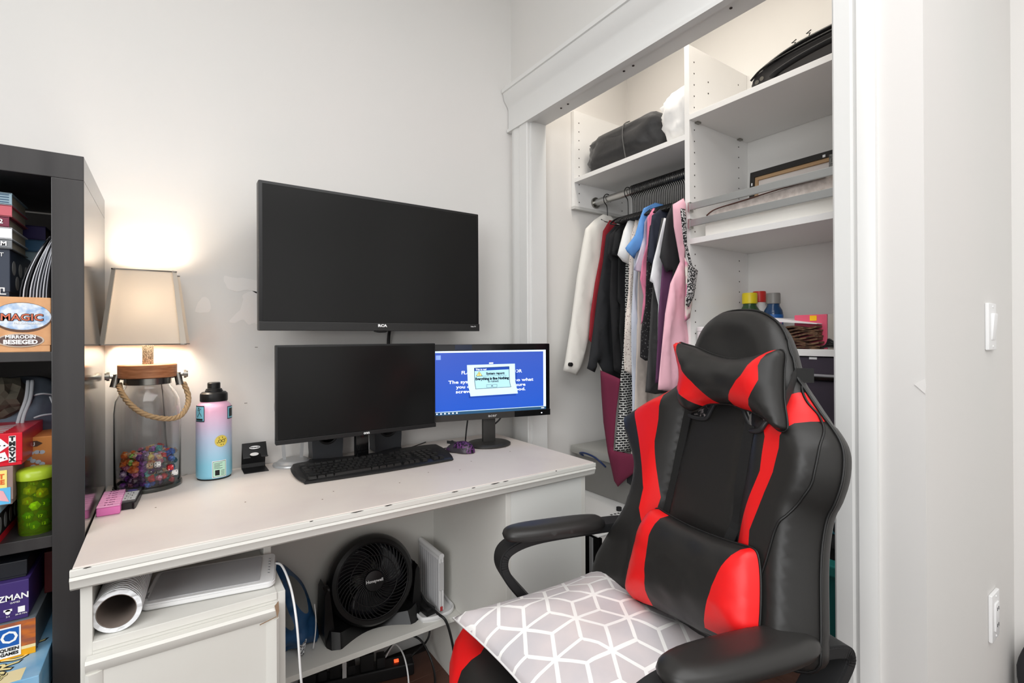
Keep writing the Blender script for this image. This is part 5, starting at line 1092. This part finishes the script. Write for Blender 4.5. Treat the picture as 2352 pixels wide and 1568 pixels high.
G('blouse', 'cream blouse with small dark floral specks', 'blouse', -0.435, [(1.51, 1.635), (1.48, 1.555), (1.466, 1.452), (1.461, 1.333), (1.443, 1.231), (1.435, 1.114), (1.436, 1.03), (1.475, 1.011)], pat('speck_print', 'voronoi', (120, 84, 84), (232, 222, 212), 150, .9, (.18, .30)), th=.016, wrk=.008)
G('shirt', 'long pale blue grey top under the white tee', 'shirt', -0.46, [(1.502, 1.638), (1.466, 1.515), (1.462, 1.381), (1.449, 1.247), (1.448, 1.114), (1.452, 0.947), (1.451, 0.847), (1.483, 0.828)], FAB('pale_blue_knit', (206, 212, 224)), th=.016, wrk=.009)
G('shirt', 'long beige top with a yellow spot, hanging to the bin level', 'shirt', -0.475, [(1.509, 1.619), (1.473, 1.447), (1.46, 1.114), (1.444, 0.834), (1.429, 0.786), (1.428, 0.688), (1.502, 0.68)], pat('beige_print', 'noise', (214, 202, 192), (222, 188, 96), 9, .9, (.66, .70)), th=.014, wrk=.006)
G('shirt', 'bright blue tee shirt with short sleeves', 'shirt', -0.5, [(1.543, 1.677), (1.475, 1.645), (1.455, 1.606), (1.426, 1.537), (1.373, 1.484), (1.383, 1.472), (1.422, 1.448), (1.435, 1.473), (1.474, 1.502), (1.478, 1.444), (1.49, 1.3), (1.49, 1.1), (1.56, 1.05)], FAB('blue_jersey', (96, 150, 214)), th=.022, wrk=.007)
G('shirt', 'lilac and grey striped tee right of the blue one', 'shirt', -0.52, [(1.493, 1.64), (1.456, 1.586), (1.45, 1.529), (1.411, 1.436), (1.395, 1.403), (1.454, 1.394), (1.465, 1.3), (1.47, 1.1), (1.55, 1.05)], pat('lilac_stripe', 'wave', (206, 200, 214), (150, 146, 170), 40, .9, (.3, .7), (.1, .1, 1)), th=.016, wrk=.008)
G('top', 'rose pink ruffled top in the middle of the clothes', 'top', -0.54, [(1.481, 1.638), (1.449, 1.598), (1.443, 1.5), (1.419, 1.434), (1.407, 1.37), (1.425, 1.307), (1.41, 1.203), (1.441, 1.228)], FAB('rose_cloth', (224, 130, 160)), th=.018, wrk=.012, wf=(70, 8))
G('top', 'dark textured polka top behind the grey trousers', 'top', -0.56, [(1.481, 1.614), (1.437, 1.56), (1.419, 1.432), (1.411, 1.274), (1.387, 1.179), (1.381, 1.086), (1.409, 1.072)], pat('polka', 'voronoi', (110, 108, 108), (40, 38, 40), 110, .9, (.2, .28)), th=.014, wrk=.007)
G('shirt', 'dark navy tee shirt left of the second white tee', 'shirt', -0.58, [(1.468, 1.624), (1.425, 1.594), (1.407, 1.49), (1.4, 1.427), (1.423, 1.422), (1.43, 1.352), (1.44, 1.2), (1.45, 1.05)], FAB('navy_jersey', (42, 46, 60)), th=.016, wrk=.008)
G('trousers', 'charcoal grey trousers hanging left of the pink shirt', 'trousers', -0.595, [(1.461, 1.588), (1.432, 1.491), (1.424, 1.428), (1.399, 1.271), (1.386, 1.117), (1.367, 0.965), (1.42, 0.954)], FAB('charcoal_twill', (66, 66, 66)), th=.016, wrk=.008)
G('shirt', 'white tee with rolled sleeve below the big black tee', 'shirt', -0.615, [(1.448, 1.582), (1.416, 1.494), (1.388, 1.422), (1.369, 1.352), (1.387, 1.346), (1.414, 1.271), (1.409, 1.148), (1.42, 1.0)], FAB('white_jersey2', (230, 231, 234)), th=.014, wrk=.009)
G('shirt', 'plum coloured tee seen low beside the pink shirt', 'shirt', -0.635, [(1.439, 1.577), (1.414, 1.422), (1.402, 1.33), (1.389, 1.238), (1.384, 1.141), (1.371, 0.998)], FAB('plum_cloth', (98, 58, 92)), th=.012, wrk=.006)
G('shirt', 'large black tee sleeve in front near the closet divider', 'shirt', -0.655, [(1.444, 1.627), (1.409, 1.569), (1.385, 1.476), (1.373, 1.43), (1.407, 1.381), (1.442, 1.391), (1.449, 1.3), (1.455, 1.15), (1.47, 1.02)], FAB('black_jersey', (44, 44, 46)), th=.020, wrk=.007)
G('shirt', 'pale pink long shirt at the right end of the rod', 'shirt', -0.7, [(1.444, 1.632), (1.385, 1.601), (1.391, 1.528), (1.423, 1.414), (1.371, 1.337), (1.343, 1.235), (1.325, 1.12), (1.304, 0.986), (1.38, 0.974), (1.462, 1.028), (1.468, 1.148), (1.445, 1.267), (1.447, 1.416), (1.456, 1.611)], FAB('pale_pink', (238, 184, 198)), th=.020, wrk=.008, mirror=False)
G('blouse', 'white, pink and yellow floral blouse edge by the divider', 'blouse', -0.735, [(1.399, 1.422), (1.405, 1.336), (1.397, 1.206), (1.427, 1.221), (1.439, 1.265), (1.445, 1.338), (1.424, 1.395)], pat('floral', 'noise', (226, 140, 170), (244, 236, 226), 14, .9, (.42, .52)), th=.014, wrk=.004, mirror=False)
G('blouse', 'black and white tweed blouse sleeve, rightmost garment by the divider', 'blouse', -0.75, [(1.357, 1.574), (1.374, 1.46), (1.401, 1.406), (1.383, 1.262), (1.399, 1.255), (1.428, 1.292), (1.45, 1.378), (1.419, 1.393), (1.392, 1.462), (1.384, 1.575)], pat('tweed', 'noise', (30, 30, 32), (200, 196, 196), 190, .9, (.5, .56)), th=.016, wrk=.003, mirror=False)
z_ = COL.objects['blazer']; ob('sleeve_button', cyl(B(), (1.350, -.216, 1.046), (1.350, -.2285, 1.046), .0085, seg=18), KTXT, z_); ob('collar_line', tube(B(), [(1.535, -.216, 1.668), (1.555, -.219, 1.660), (1.572, -.219, 1.660)], .0016, 6), KTXT, z_)
r = puff('trousers', FAB('maroon_cloth', (112, 34, 62)), [(-0.33, 1.026), (-0.335, 0.939), (-0.346, 0.819), (-0.369, 0.703), (-0.403, 0.6), (-0.421, 0.582), (-0.469, 0.627), (-0.553, 0.693), (-0.549, 0.729), (-0.481, 0.721), (-0.399, 0.718), (-0.414, 0.862), (-0.437, 0.998)], lambda a, c_, c: Vector((1.412-c, a, c_)), lambda x, z, d: .010*sqrt(min(1, d/.02))+min(1, d/.012)*.007*noise.noise(Vector((x*40, 3, z*4))), lambda x, z, d: .010*sqrt(min(1, d/.02)), .016)
props(r[0], 'maroon trousers hanging lowest below the black shirts', 'trousers')
ob('dark_lining', prism(B(), [(-0.456, 0.621), (-0.544, 0.689), (-0.548, 0.655), (-0.519, 0.613), (-0.488, 0.596), (-0.456, 0.605)], .004, lambda a, c_, c: Vector((1.424+c, a, c_))), FAB('black_cotton', (38, 39, 42)), r[0])
# ================================================================ QUILTED JACKET at the right edge
o = sack('quilted_jacket', mat('quilt_black', (38, 38, 42), .6, bump=(30, .6, .006)), (1.862, -1.515, .001), .048, .085, .185, 4, .10, 'black quilted jacket bundled at the foot of the right corner', 'jacket')
# ================================================================ CHAIR
CO = Vector((.95*.96+(-.815)*.28, .95*(-.28)+(-.815)*.96, 0))
chair = thing('gaming_chair', 'black and red racing style office chair facing the desk', 'chair', CO, atan2(-.96, -.28), world=False)
KB = .2286; nb = sqrt(1+KB*KB)
def BF(off=0.):
    """backrest plane frame: a = across, b = up the back, c = out towards the sitter"""
    return lambda a, b_, c: Vector((a, .17+KB*b_/nb-c/nb+off, .5+b_/nb+c*KB/nb))
T_ = {'back': [(0.023, 0.732), (-0.02, 0.727), (-0.05, 0.711), (-0.07, 0.687), (-0.082, 0.653), (-0.09, 0.616), (-0.098, 0.585), (-0.123, 0.555), (-0.214, 0.502), (-0.263, 0.473), (-0.278, 0.448), (-0.259, 0.412), (-0.226, 0.38), (-0.194, 0.34), (-0.189, 0.306), (-0.198, 0.26), (-0.235, 0.194), (-0.267, 0.134), (-0.283, 0.089), (-0.285, 0.048), (-0.28, 0.011), (-0.247, -0.006), (-0.074, 0.041), (0.105, 0.091), (0.252, 0.134), (0.309, 0.163), (0.309, 0.201), (0.303, 0.237), (0.292, 0.297), (0.287, 0.342), (0.288, 0.382), (0.296, 0.407), (0.302, 0.443), (0.3, 0.477), (0.292, 0.5), (0.275, 0.52), (0.249, 0.543), (0.219, 0.573), (0.195, 0.598), (0.18, 0.629), (0.165, 0.659), (0.144, 0.689), (0.118, 0.71), (0.077, 0.727)],
 'redF': [(-0.123, 0.555), (-0.106, 0.512), (-0.098, 0.469), (-0.097, 0.419), (-0.084, 0.362), (-0.068, 0.302), (-0.073, 0.265), (-0.095, 0.231), (-0.108, 0.263), (-0.105, 0.309), (-0.128, 0.357), (-0.159, 0.413), (-0.192, 0.461), (-0.214, 0.502)],
 'redN': [(0.211, 0.569), (0.231, 0.547), (0.254, 0.524), (0.241, 0.518), (0.23, 0.493), (0.233, 0.473), (0.229, 0.432), (0.219, 0.395), (0.218, 0.39), (0.203, 0.327), (0.206, 0.302), (0.209, 0.238), (0.203, 0.195), (0.197, 0.166), (0.18, 0.157), (0.159, 0.229), (0.165, 0.287), (0.19, 0.381), (0.203, 0.428), (0.201, 0.486), (0.186, 0.522), (0.182, 0.542), (0.191, 0.558)],
 'seam': [(0.157, 0.673), (0.18, 0.629), (0.195, 0.6), (0.225, 0.562), (0.252, 0.538), (0.274, 0.513), (0.284, 0.485), (0.286, 0.451), (0.282, 0.422), (0.263, 0.376), (0.252, 0.348), (0.245, 0.29), (0.235, 0.233), (0.226, 0.196)],
 'lum': [(-0.039, 0.299), (-0.008, 0.3), (0.018, 0.3), (0.074, 0.301), (0.148, 0.308), (0.201, 0.316), (0.222, 0.319), (0.233, 0.313), (0.242, 0.293), (0.25, 0.262), (0.257, 0.218), (0.254, 0.187), (0.182, 0.152), (0.107, 0.137), (0.013, 0.117), (-0.062, 0.102), (-0.078, 0.136), (-0.076, 0.162), (-0.072, 0.217), (-0.069, 0.249), (-0.059, 0.271)],
 'lredF': [(-0.039, 0.299), (0.006, 0.306), (0.004, 0.254), (0.008, 0.215), (0.023, 0.141), (0.028, 0.127), (-0.062, 0.102), (-0.078, 0.136), (-0.076, 0.162), (-0.072, 0.217), (-0.069, 0.249), (-0.059, 0.271)],
 'lredN': [(0.224, 0.326), (0.242, 0.33), (0.246, 0.305), (0.25, 0.255), (0.252, 0.218), (0.254, 0.192), (0.203, 0.169), (0.177, 0.166), (0.187, 0.228), (0.2, 0.278), (0.207, 0.3)],
 'head': [(-0.064, 0.662), (-0.044, 0.659), (0.002, 0.651), (0.048, 0.639), (0.097, 0.632), (0.143, 0.635), (0.183, 0.645), (0.208, 0.652), (0.221, 0.644), (0.224, 0.617), (0.233, 0.57), (0.247, 0.531), (0.246, 0.519), (0.231, 0.517), (0.201, 0.531), (0.174, 0.538), (0.146, 0.541), (0.118, 0.545), (0.085, 0.542), (0.057, 0.537), (0.027, 0.52), (0.01, 0.517), (-0.011, 0.525), (-0.026, 0.555), (-0.027, 0.583), (-0.046, 0.617), (-0.066, 0.649)],
 'hredF': [(-0.064, 0.662), (-0.023, 0.629), (0.005, 0.598), (0.062, 0.564), (0.103, 0.545), (0.085, 0.542), (0.057, 0.537), (0.03, 0.537), (0.001, 0.552), (-0.027, 0.583), (-0.046, 0.617), (-0.066, 0.649)],
 'hredN': [(0.208, 0.652), (0.199, 0.617), (0.205, 0.593), (0.196, 0.569), (0.174, 0.538), (0.146, 0.541), (0.118, 0.545), (0.146, 0.569), (0.17, 0.597), (0.181, 0.626)]}
ax = .045
def hw(h): # half width of the central panel
    return .098+.02*max(0, min(1, (.5-h)/.3))
def sst(a, b_, x): t_ = max(0, min(1, (x-a)/(b_-a))); return t_*t_*(3-2*t_)
def bfront(x, h, d):
    e = .034*sqrt(max(0, 1-(1-min(d/.045, 1))**2)); u = abs(x-ax)
    bol = .030*sst(hw(h)-.02, hw(h)+.045, u)*(1-sst(.50, .56, h)); head = sst(.56, .60, h)*.008*(1-sst(.0, .10, hypot((x-.035)*1.0, (h-.66)*1.2)))
    cre = -.010*exp(-((u-hw(h)+.012)/.008)**2)*(1-sst(.49, .53, h))
    return e+bol*min(1, d/.03)+cre*min(1, d/.04)-head+wr((x, h, 0), 16, .0016)*min(1, d/.05)
OUT = smo(T_['back'], 3)
def grow(P, O, near=.012, m_=.014): # push region corners that lie on the outline a little past it
    cx_ = sum(p[0] for p in P)/len(P); cy_ = sum(p[1] for p in P)/len(P); out = []
    for x, y in P:
        if not pip(x, y, O) or edist(x, y, O) < near:
            L = hypot(x-cx_, y-cy_)+1e-9; best = (x, y); bd = -1
            for k in range(16):
                q = (x+m_*cos(k*pi/8), y+m_*sin(k*pi/8))
                if not pip(q[0], q[1], O):
                    e = edist(q[0], q[1], O)
                    if e > bd: bd = e; best = q
            x, y = best
        out.append((x, y))
    return out
def inset(P, q=.35): # keep region corners just inside the outline
    cx_ = sum(p[0] for p in P)/len(P); cy_ = sum(p[1] for p in P)/len(P); out = []
    for p in P:
        x, y = p
        for _ in range(60):
            if pip(x, y, OUT) and edist(x, y, OUT) > .003: break
            x += (cx_-x)*.02; y += (cy_-y)*.02
        out.append((x, y))
    return out
r = puff('backrest', LEA, OUT, BF(), bfront, lambda x, y, d: .045*sqrt(max(0, 1-(1-min(d/.05, 1))**2)), .012,
         [('red_panel', RED, grow(T_['redF'], OUT), 'red leatherette stripe'), ('red_panel', RED, grow(T_['redN'], OUT), 'red leatherette stripe')], chair)
back = r[0]
b = B(); f = BF()
def onb(P, lift=.001): return [f(x, y, bfront(x, y, edist(x, y, OUT))+lift) for x, y in P]
tube(b, onb([(p.x, p.y) for p in curve([(x, y, 0) for x, y in T_['seam']], 6)]), .0022, 6)
tube(b, [f(x, y, .004) for x, y in OUT[:]], .0028, 6, closed=True)
ob('piping', b, mat('piping_black', (22, 22, 22), .4), back, 3.2)
# harness slots
SLOT = mat('slot_frame', (40, 40, 42), .45)
for cx_, w in ((-.004, .040), (.163, .042)):
    P = smo([(cx_-w, .545), (cx_+w, .545), (cx_+w*.85, .508), (cx_+w*.55, .492), (cx_-w*.55, .492), (cx_-w*.85, .508)], 4); b = B(); tube(b, onb(P, .003), .0048, 8, closed=True); s_ = ob('harness_slot', b, SLOT, back, 3.2)
    b = B(); A_ = [b.verts.new(p) for p in onb(P, .0022)]; b.faces.new(A_); ob('slot_opening', b, pat('slot_view', 'noise', (20, 20, 22), (150, 140, 140), 120, .7, (.55, .62)) if cx_ < .1 else mat('slot_dark', (150, 148, 146), .5), s_)
def band(P0, w, lift, name, m, th=.0022):
    C_ = curve([(x, y, 0) for x, y in P0], 8); b = B(); U_, Lr = [], []
    for i, p in enumerate(C_):
        tt = C_[min(i+1, len(C_)-1)]-C_[max(i-1, 0)]; tt.normalize(); nn = Vector((-tt.y, tt.x))*w/2; c = bfront(p.x, p.y, edist(p.x, p.y, OUT))+lift
        U_.append([f(p.x+nn.x, p.y+nn.y, c+th), f(p.x-nn.x, p.y-nn.y, c+th), f(p.x-nn.x, p.y-nn.y, c), f(p.x+nn.x, p.y+nn.y, c)])
    V_ = [[b.verts.new(q) for q in u] for u in U_]
    for A, C2 in zip(V_, V_[1:]):
        for k in range(4): b.faces.new((A[k], A[(k+1) % 4], C2[(k+1) % 4], C2[k]))
    b.faces.new(V_[0][::-1]); b.faces.new(V_[-1]); bmesh.ops.recalc_face_normals(b, faces=b.faces[:]); return ob(name, b, m, back)
band([(-.030, .506), (-.042, .42), (-.05, .34), (-.056, .24)], .023, .006, 'harness_strap', STRAP); band([(.164, .500), (.158, .45), (.148, .37), (.136, .28)], .023, .006, 'harness_strap', STRAP)
# head pillow
def pilF(off): return BF(off)
hp = smo(T_['head'], 3); HO = hp
def clampin(P, O, m_=.0035):
    cx_ = sum(p[0] for p in P)/len(P); cy_ = sum(p[1] for p in P)/len(P); out = []
    for x, y in P:
        for _ in range(80):
            if pip(x, y, O) and edist(x, y, O) > m_: break
            x += (cx_-x)*.02; y += (cy_-y)*.02
        out.append((x, y))
    return out
def rounded(T0, R0, wk): return lambda x, y, d: T0*sqrt(max(0, 1-(1-min(d/R0, 1))**2))+wr((x, y, 1), 24, wk)*min(1, d/.03)+wr((x*.5, y*2.5, 1), 30, wk)*min(1, d/.03)
r = puff('head_pillow', LEA, hp, BF(-.07), rounded(.040, .055, .003), lambda x, y, d: .022*min(1, d/.03), .010, [('red_panel', RED, grow(T_['hredF'], hp, .006, .010), 'red leatherette stripe'), ('red_panel', RED, grow(T_['hredN'], hp, .006, .010), 'red leatherette stripe')], chair)
hpw = r[0]; g_ = BF(-.07)
b = B(); tube(b, [g_(x, y, .001) for x, y in hp], .0018, 6, closed=True); ob('piping', b, mat('piping_black'), hpw, 3.2)
b = B(); w = .013
SP = [g_(.236, .56, -.004), f(.215, .600, .020), f(.196, .618, -.01)]
SP = [g_(.222, .560, .004), g_(.232, .570, -.004), f(.197, .602, .012), f(.196, .610, -.030)]
for k in range(3):
    p, q = SP[k], SP[k+1]; dz = Vector((0, 0, w)); v = [b.verts.new(p-dz), b.verts.new(q-dz), b.verts.new(q+dz), b.verts.new(p+dz)]; b.faces.new(v)
o = ob('elastic_band', b, STRAP, hpw); o.modifiers.new('s', 'SOLIDIFY').thickness = .0015
# lumbar pillow
lp = smo(T_['lum'], 3)
r = puff('lumbar_pillow', LEA, lp, BF(-.07), rounded(.042, .06, .0022), lambda x, y, d: .040*min(1, d/.03), .011, [('red_panel', RED, grow(T_['lredF'], lp, .006, .010), 'red leatherette end'), ('red_panel', RED, grow(T_['lredN'], lp, .006, .010), 'red leatherette end')], chair)
b = B(); tube(b, [g_(x, y, .001) for x, y in lp], .0022, 6, closed=True)
ob('piping', b, mat('piping_black'), r[0], 3.2)
# seat
st_ = smo([(-.285, .24), (-.305, .05), (-.30, -.12), (-.255, -.225), (-.15, -.262), (0, -.270), (.15, -.262), (.255, -.225), (.30, -.12), (.305, .05), (.285, .24), (0, .26)], 4)
FS = lambda a, b_, c: Vector((a, b_, .445+c))
def sfr(x, y, d): return .058*sqrt(max(0, 1-(1-min(d/.06, 1))**2))+.016*sst(.17, .25, abs(x))*min(1, d/.03)
def clS(P): return clampin(P, st_, .003)
r = puff('seat', LEA, st_, FS, sfr, lambda x, y, d: .045*min(1, d/.02), .022, [('red_panel', RED, [(-.33, -.08), (-.25, -.09), (-.20, -.15), (-.13, -.20), (-.09, -.29), (-.25, -.30), (-.34, -.2)], 'red leatherette stripe'), ('red_panel', RED, [(.33, -.08), (.25, -.09), (.20, -.15), (.13, -.20), (.09, -.29), (.25, -.30), (.34, -.2)], 'red leatherette stripe')], chair)
# armrests
def loop(xc, w, P, th=.020):
    C_ = curve([(0, y, z) for y, z in P], 6, True); b = B(); R_ = []
    n = len(C_)
    for i, p in enumerate(C_):
        tt = (C_[(i+1) % n]-C_[i-1]); tt.normalize(); nn = Vector((0, -tt.z, tt.y))*th/2
        R_.append([b.verts.new(q) for q in (Vector((xc-w/2, p.y, p.z))+nn, Vector((xc+w/2, p.y, p.z))+nn, Vector((xc+w/2, p.y, p.z))-nn, Vector((xc-w/2, p.y, p.z))-nn)])
    for i in range(n):
        A, C2 = R_[i], R_[(i+1) % n]
        for k in range(4): b.faces.new((A[k], A[(k+1) % 4], C2[(k+1) % 4], C2[k]))
    bmesh.ops.recalc_face_normals(b, faces=b.faces[:]); bmesh.ops.bevel(b, geom=[e for e in b.edges if abs((e.verts[0].co-e.verts[1].co).x) < 1e-6], offset=.003, segments=2, affect='EDGES'); return b
LOOPF = [(.235, .672), (.10, .674), (-.03, .670), (-.095, .652), (-.112, .622), (-.098, .583), (-.05, .522), (-.01, .478), (.05, .448), (.16, .448), (.22, .50), (.262, .60), (.27, .65)]
LOOPN = [(.262, .668), (.18, .672), (.05, .668), (-.03, .664), (-.085, .640), (-.10, .610), (-.085, .575), (-.045, .52), (.0, .478), (.05, .452), (.14, .452), (.19, .50), (.235, .58), (.278, .630), (.288, .655)]
for xc, P, pad in ((-.270, LOOPF, (-.243, -.115, .150, .040)), (.272, LOOPN, (.288, -.055, .218, .044))):
    a = ob('armrest_frame', loop(xc, .056, P, .021), BLKM, chair, .6); px, y0, y1, hwd = pad
    yc, hy = (y0+y1)/2, (y1-y0)/2; po = [(px+hwd*abs(cos(k*pi/18))**.72*(1 if cos(k*pi/18) > 0 else -1), yc+hy*abs(sin(k*pi/18))**.62*(1 if sin(k*pi/18) > 0 else -1)) for k in range(36)]
    rr = puff('arm_pad', mat('arm_pad_black', (40, 39, 38), .38, bump=(90, .06, .0008)), po, lambda a_, b_, c: Vector((a_, b_, .694+c)), rnd(.019, .028), rnd(.012, .010), .008, (), a)
b = B(); box(b, .24, .262, .02, .14, .47, .50, .004); cyl(b, (.20, .10, .50), (.262, .10, .50), .034); ob('recline_mount', b, BLK, chair, .6)
b = B(); cyl(b, (.262, .16, .52), (.268, .16, .52), .045, seg=32); ob('hinge_cover', b, BLKM, chair, .6)
# base
b = B(); cyl(b, (0, 0, .10), (0, 0, .42), .028); cyl(b, (0, 0, .36), (0, 0, .43), .045); ob('gas_lift', b, BLK, chair, .6)
b = B(); box(b, -.11, .11, -.10, .12, .392, .41, .004); ob('seat_plate', b, BLKM, chair)
b = B(); cyl(b, (0, 0, .07), (0, 0, .13), .045)
for k in range(5):
    a = k*2*pi/5+.3; tube(b, [(0, 0, .11), (.15*cos(a), .15*sin(a), .10), (.29*cos(a), .29*sin(a), .075)], [.028, .024, .018], 8)
ob('star_base', b, BLK, chair, .8)
for k in range(5):
    a = k*2*pi/5+.3; cx_, cy_ = .29*cos(a), .29*sin(a); b = B(); cyl(b, (cx_-.024*sin(a+.6), cy_+.024*cos(a+.6), .0305), (cx_+.024*sin(a+.6), cy_-.024*cos(a+.6), .0305), .030); cyl(b, (cx_, cy_, .03), (cx_, cy_, .075), .008); ob('caster', b, BLKM, chair, .6)
# ================================================================ CUSHION
def cush():
    h = .222; cx_, cy_ = -.03, .022; c_, s_ = cos(radians(13)), sin(radians(13)); poly = []
    for i in range(4):
        for k in range(10):
            u = -1+2*k/10; q = 1-.075*(1-u*u)*1.0
            x, y = ((u, -q), (q, u), (-u, q), (-q, -u))[i]; poly.append((x*h, y*h))
    L2 = Matrix.Rotation(radians(13), 2); 
    F_ = lambda a, b_, c: Vector((cx_+a*c_-b_*s_, cy_+a*s_+b_*c_, .548+c+.0))
    return poly, F_
poly, FC = cush()
root = chair.matrix_basis.copy()
CM = Matrix.Translation(CO) @ Matrix.Rotation(atan2(-.96, -.28), 4, 'Z')
CUS = bpy.data.materials.new('cushion_print'); CUS.use_nodes = True; nt = CUS.node_tree; bs = nt.nodes['Principled BSDF']; bs.inputs['Roughness'].default_value = .9
tc = nt.nodes.new('ShaderNodeTexCoord'); L_ = nt.links
def N(op, a, b_=None, c=None):
    n = nt.nodes.new('ShaderNodeMath'); n.operation = op
    for i, v in enumerate((a, b_, c)):
        if v is None: continue
        if isinstance(v, (int, float)): n.inputs[i].default_value = v
        else: L_.new(v, n.inputs[i])
    return n.outputs[0]
sp = nt.nodes.new('ShaderNodeSeparateXYZ'); L_.new(tc.outputs['UV'], sp.inputs[0]); X_, Y_ = sp.outputs[0], sp.outputs[1]
def lines(cx_, cy_, period, hi, w):
    """segments of a family of parallel lines kept only where the gate value is high: tumbling-block lattice"""
    return None
S = 17.
# tumbling blocks: nearest hex centre in axial coordinates, then three spokes plus hex edges
def hexd(offx, offy):
    a = N('SUBTRACT', N('MULTIPLY', X_, S), offx); b_ = N('SUBTRACT', N('MULTIPLY', Y_, S), offy)
    qx = N('SUBTRACT', a, N('MULTIPLY', N('ROUND', N('DIVIDE', a, 1.7320508)), 1.7320508)); qy = N('SUBTRACT', b_, N('MULTIPLY', N('ROUND', N('DIVIDE', b_, 3.)), 3.)); return qx, qy
ax_, ay_ = hexd(0, 0); bx_, by_ = hexd(.8660254, 1.5)
da = N('ADD', N('MULTIPLY', ax_, ax_), N('MULTIPLY', ay_, ay_)); db = N('ADD', N('MULTIPLY', bx_, bx_), N('MULTIPLY', by_, by_)); sel = N('LESS_THAN', da, db)
def mixv(p, q): return N('ADD', N('MULTIPLY', p, sel), N('MULTIPLY', q, N('SUBTRACT', 1., sel)))
qx, qy = mixv(ax_, bx_), mixv(ay_, by_)
ab = N('ABSOLUTE', qx); e1 = N('SUBTRACT', .8660254, ab); e2 = N('SUBTRACT', .8660254, N('ADD', N('MULTIPLY', ab, .5), N('MULTIPLY', N('ABSOLUTE', qy), .8660254))); edge = N('MINIMUM', e1, e2)
# spokes: down (0,-1), up-left, up-right
s1 = N('ADD', ab, N('MULTIPLY', N('GREATER_THAN', qy, 0.), 9.))
dd_ = N('ABSOLUTE', N('SUBTRACT', N('MULTIPLY', qy, .8660254), N('MULTIPLY', ab, .5))); s2 = N('ADD', dd_, N('MULTIPLY', N('LESS_THAN', qy, 0.), 9.))
dmin = N('MINIMUM', edge, N('MINIMUM', s1, s2)); ln = N('LESS_THAN', dmin, .062)
nz = nt.nodes.new('ShaderNodeTexNoise'); nz.inputs['Scale'].default_value = 7; nz.inputs['Detail'].default_value = 4; L_.new(tc.outputs['UV'], nz.inputs['Vector'])
cr = nt.nodes.new('ShaderNodeValToRGB'); cr.color_ramp.elements[0].position = .35; cr.color_ramp.elements[1].position = .65; cr.color_ramp.elements[0].color = lin((196, 192, 196)); cr.color_ramp.elements[1].color = lin((216, 206, 206)); L_.new(nz.outputs[0], cr.inputs[0])
mxn = nt.nodes.new('ShaderNodeMixRGB'); L_.new(ln, mxn.inputs[0]); L_.new(cr.outputs[0], mxn.inputs[1]); mxn.inputs[2].default_value = lin((246, 244, 242)); L_.new(mxn.outputs[0], bs.inputs['Base Color'])
INV = CM.inverted()
def fr_(x, y, d): return .058*min(1, d/.13)**.55+wr((x, y, 2), 14, .004)*min(1, d/.04)
r = puff('throw_pillow', CUS, poly, lambda a, b_, c: CM @ FC(a, b_, c), fr_, lambda x, y, d: .040*min(1, d/.10)**.6, .018, [], None)
pw = r[0]; props(pw, 'grey and white geometric throw pillow lying on the chair seat', 'pillow')
uv = pw.data.uv_layers.new(name='UVMap')
for lp_ in pw.data.loops:
    c = INV @ (pw.data.vertices[lp_.vertex_index].co+pw.location); a = radians(-13); x, y = c.x+.03, c.y-.022; uv.data[lp_.index].uv = (x*cos(a)-y*sin(a), x*sin(a)+y*cos(a))
b = B(); tube(b, [CM @ FC(x, y, 0) for x, y in poly], .0022, 6, closed=True); ob('seam', b, mat('seam_white2', (226, 224, 224), .9), pw, 3.2)
bpy.context.view_layer.update()
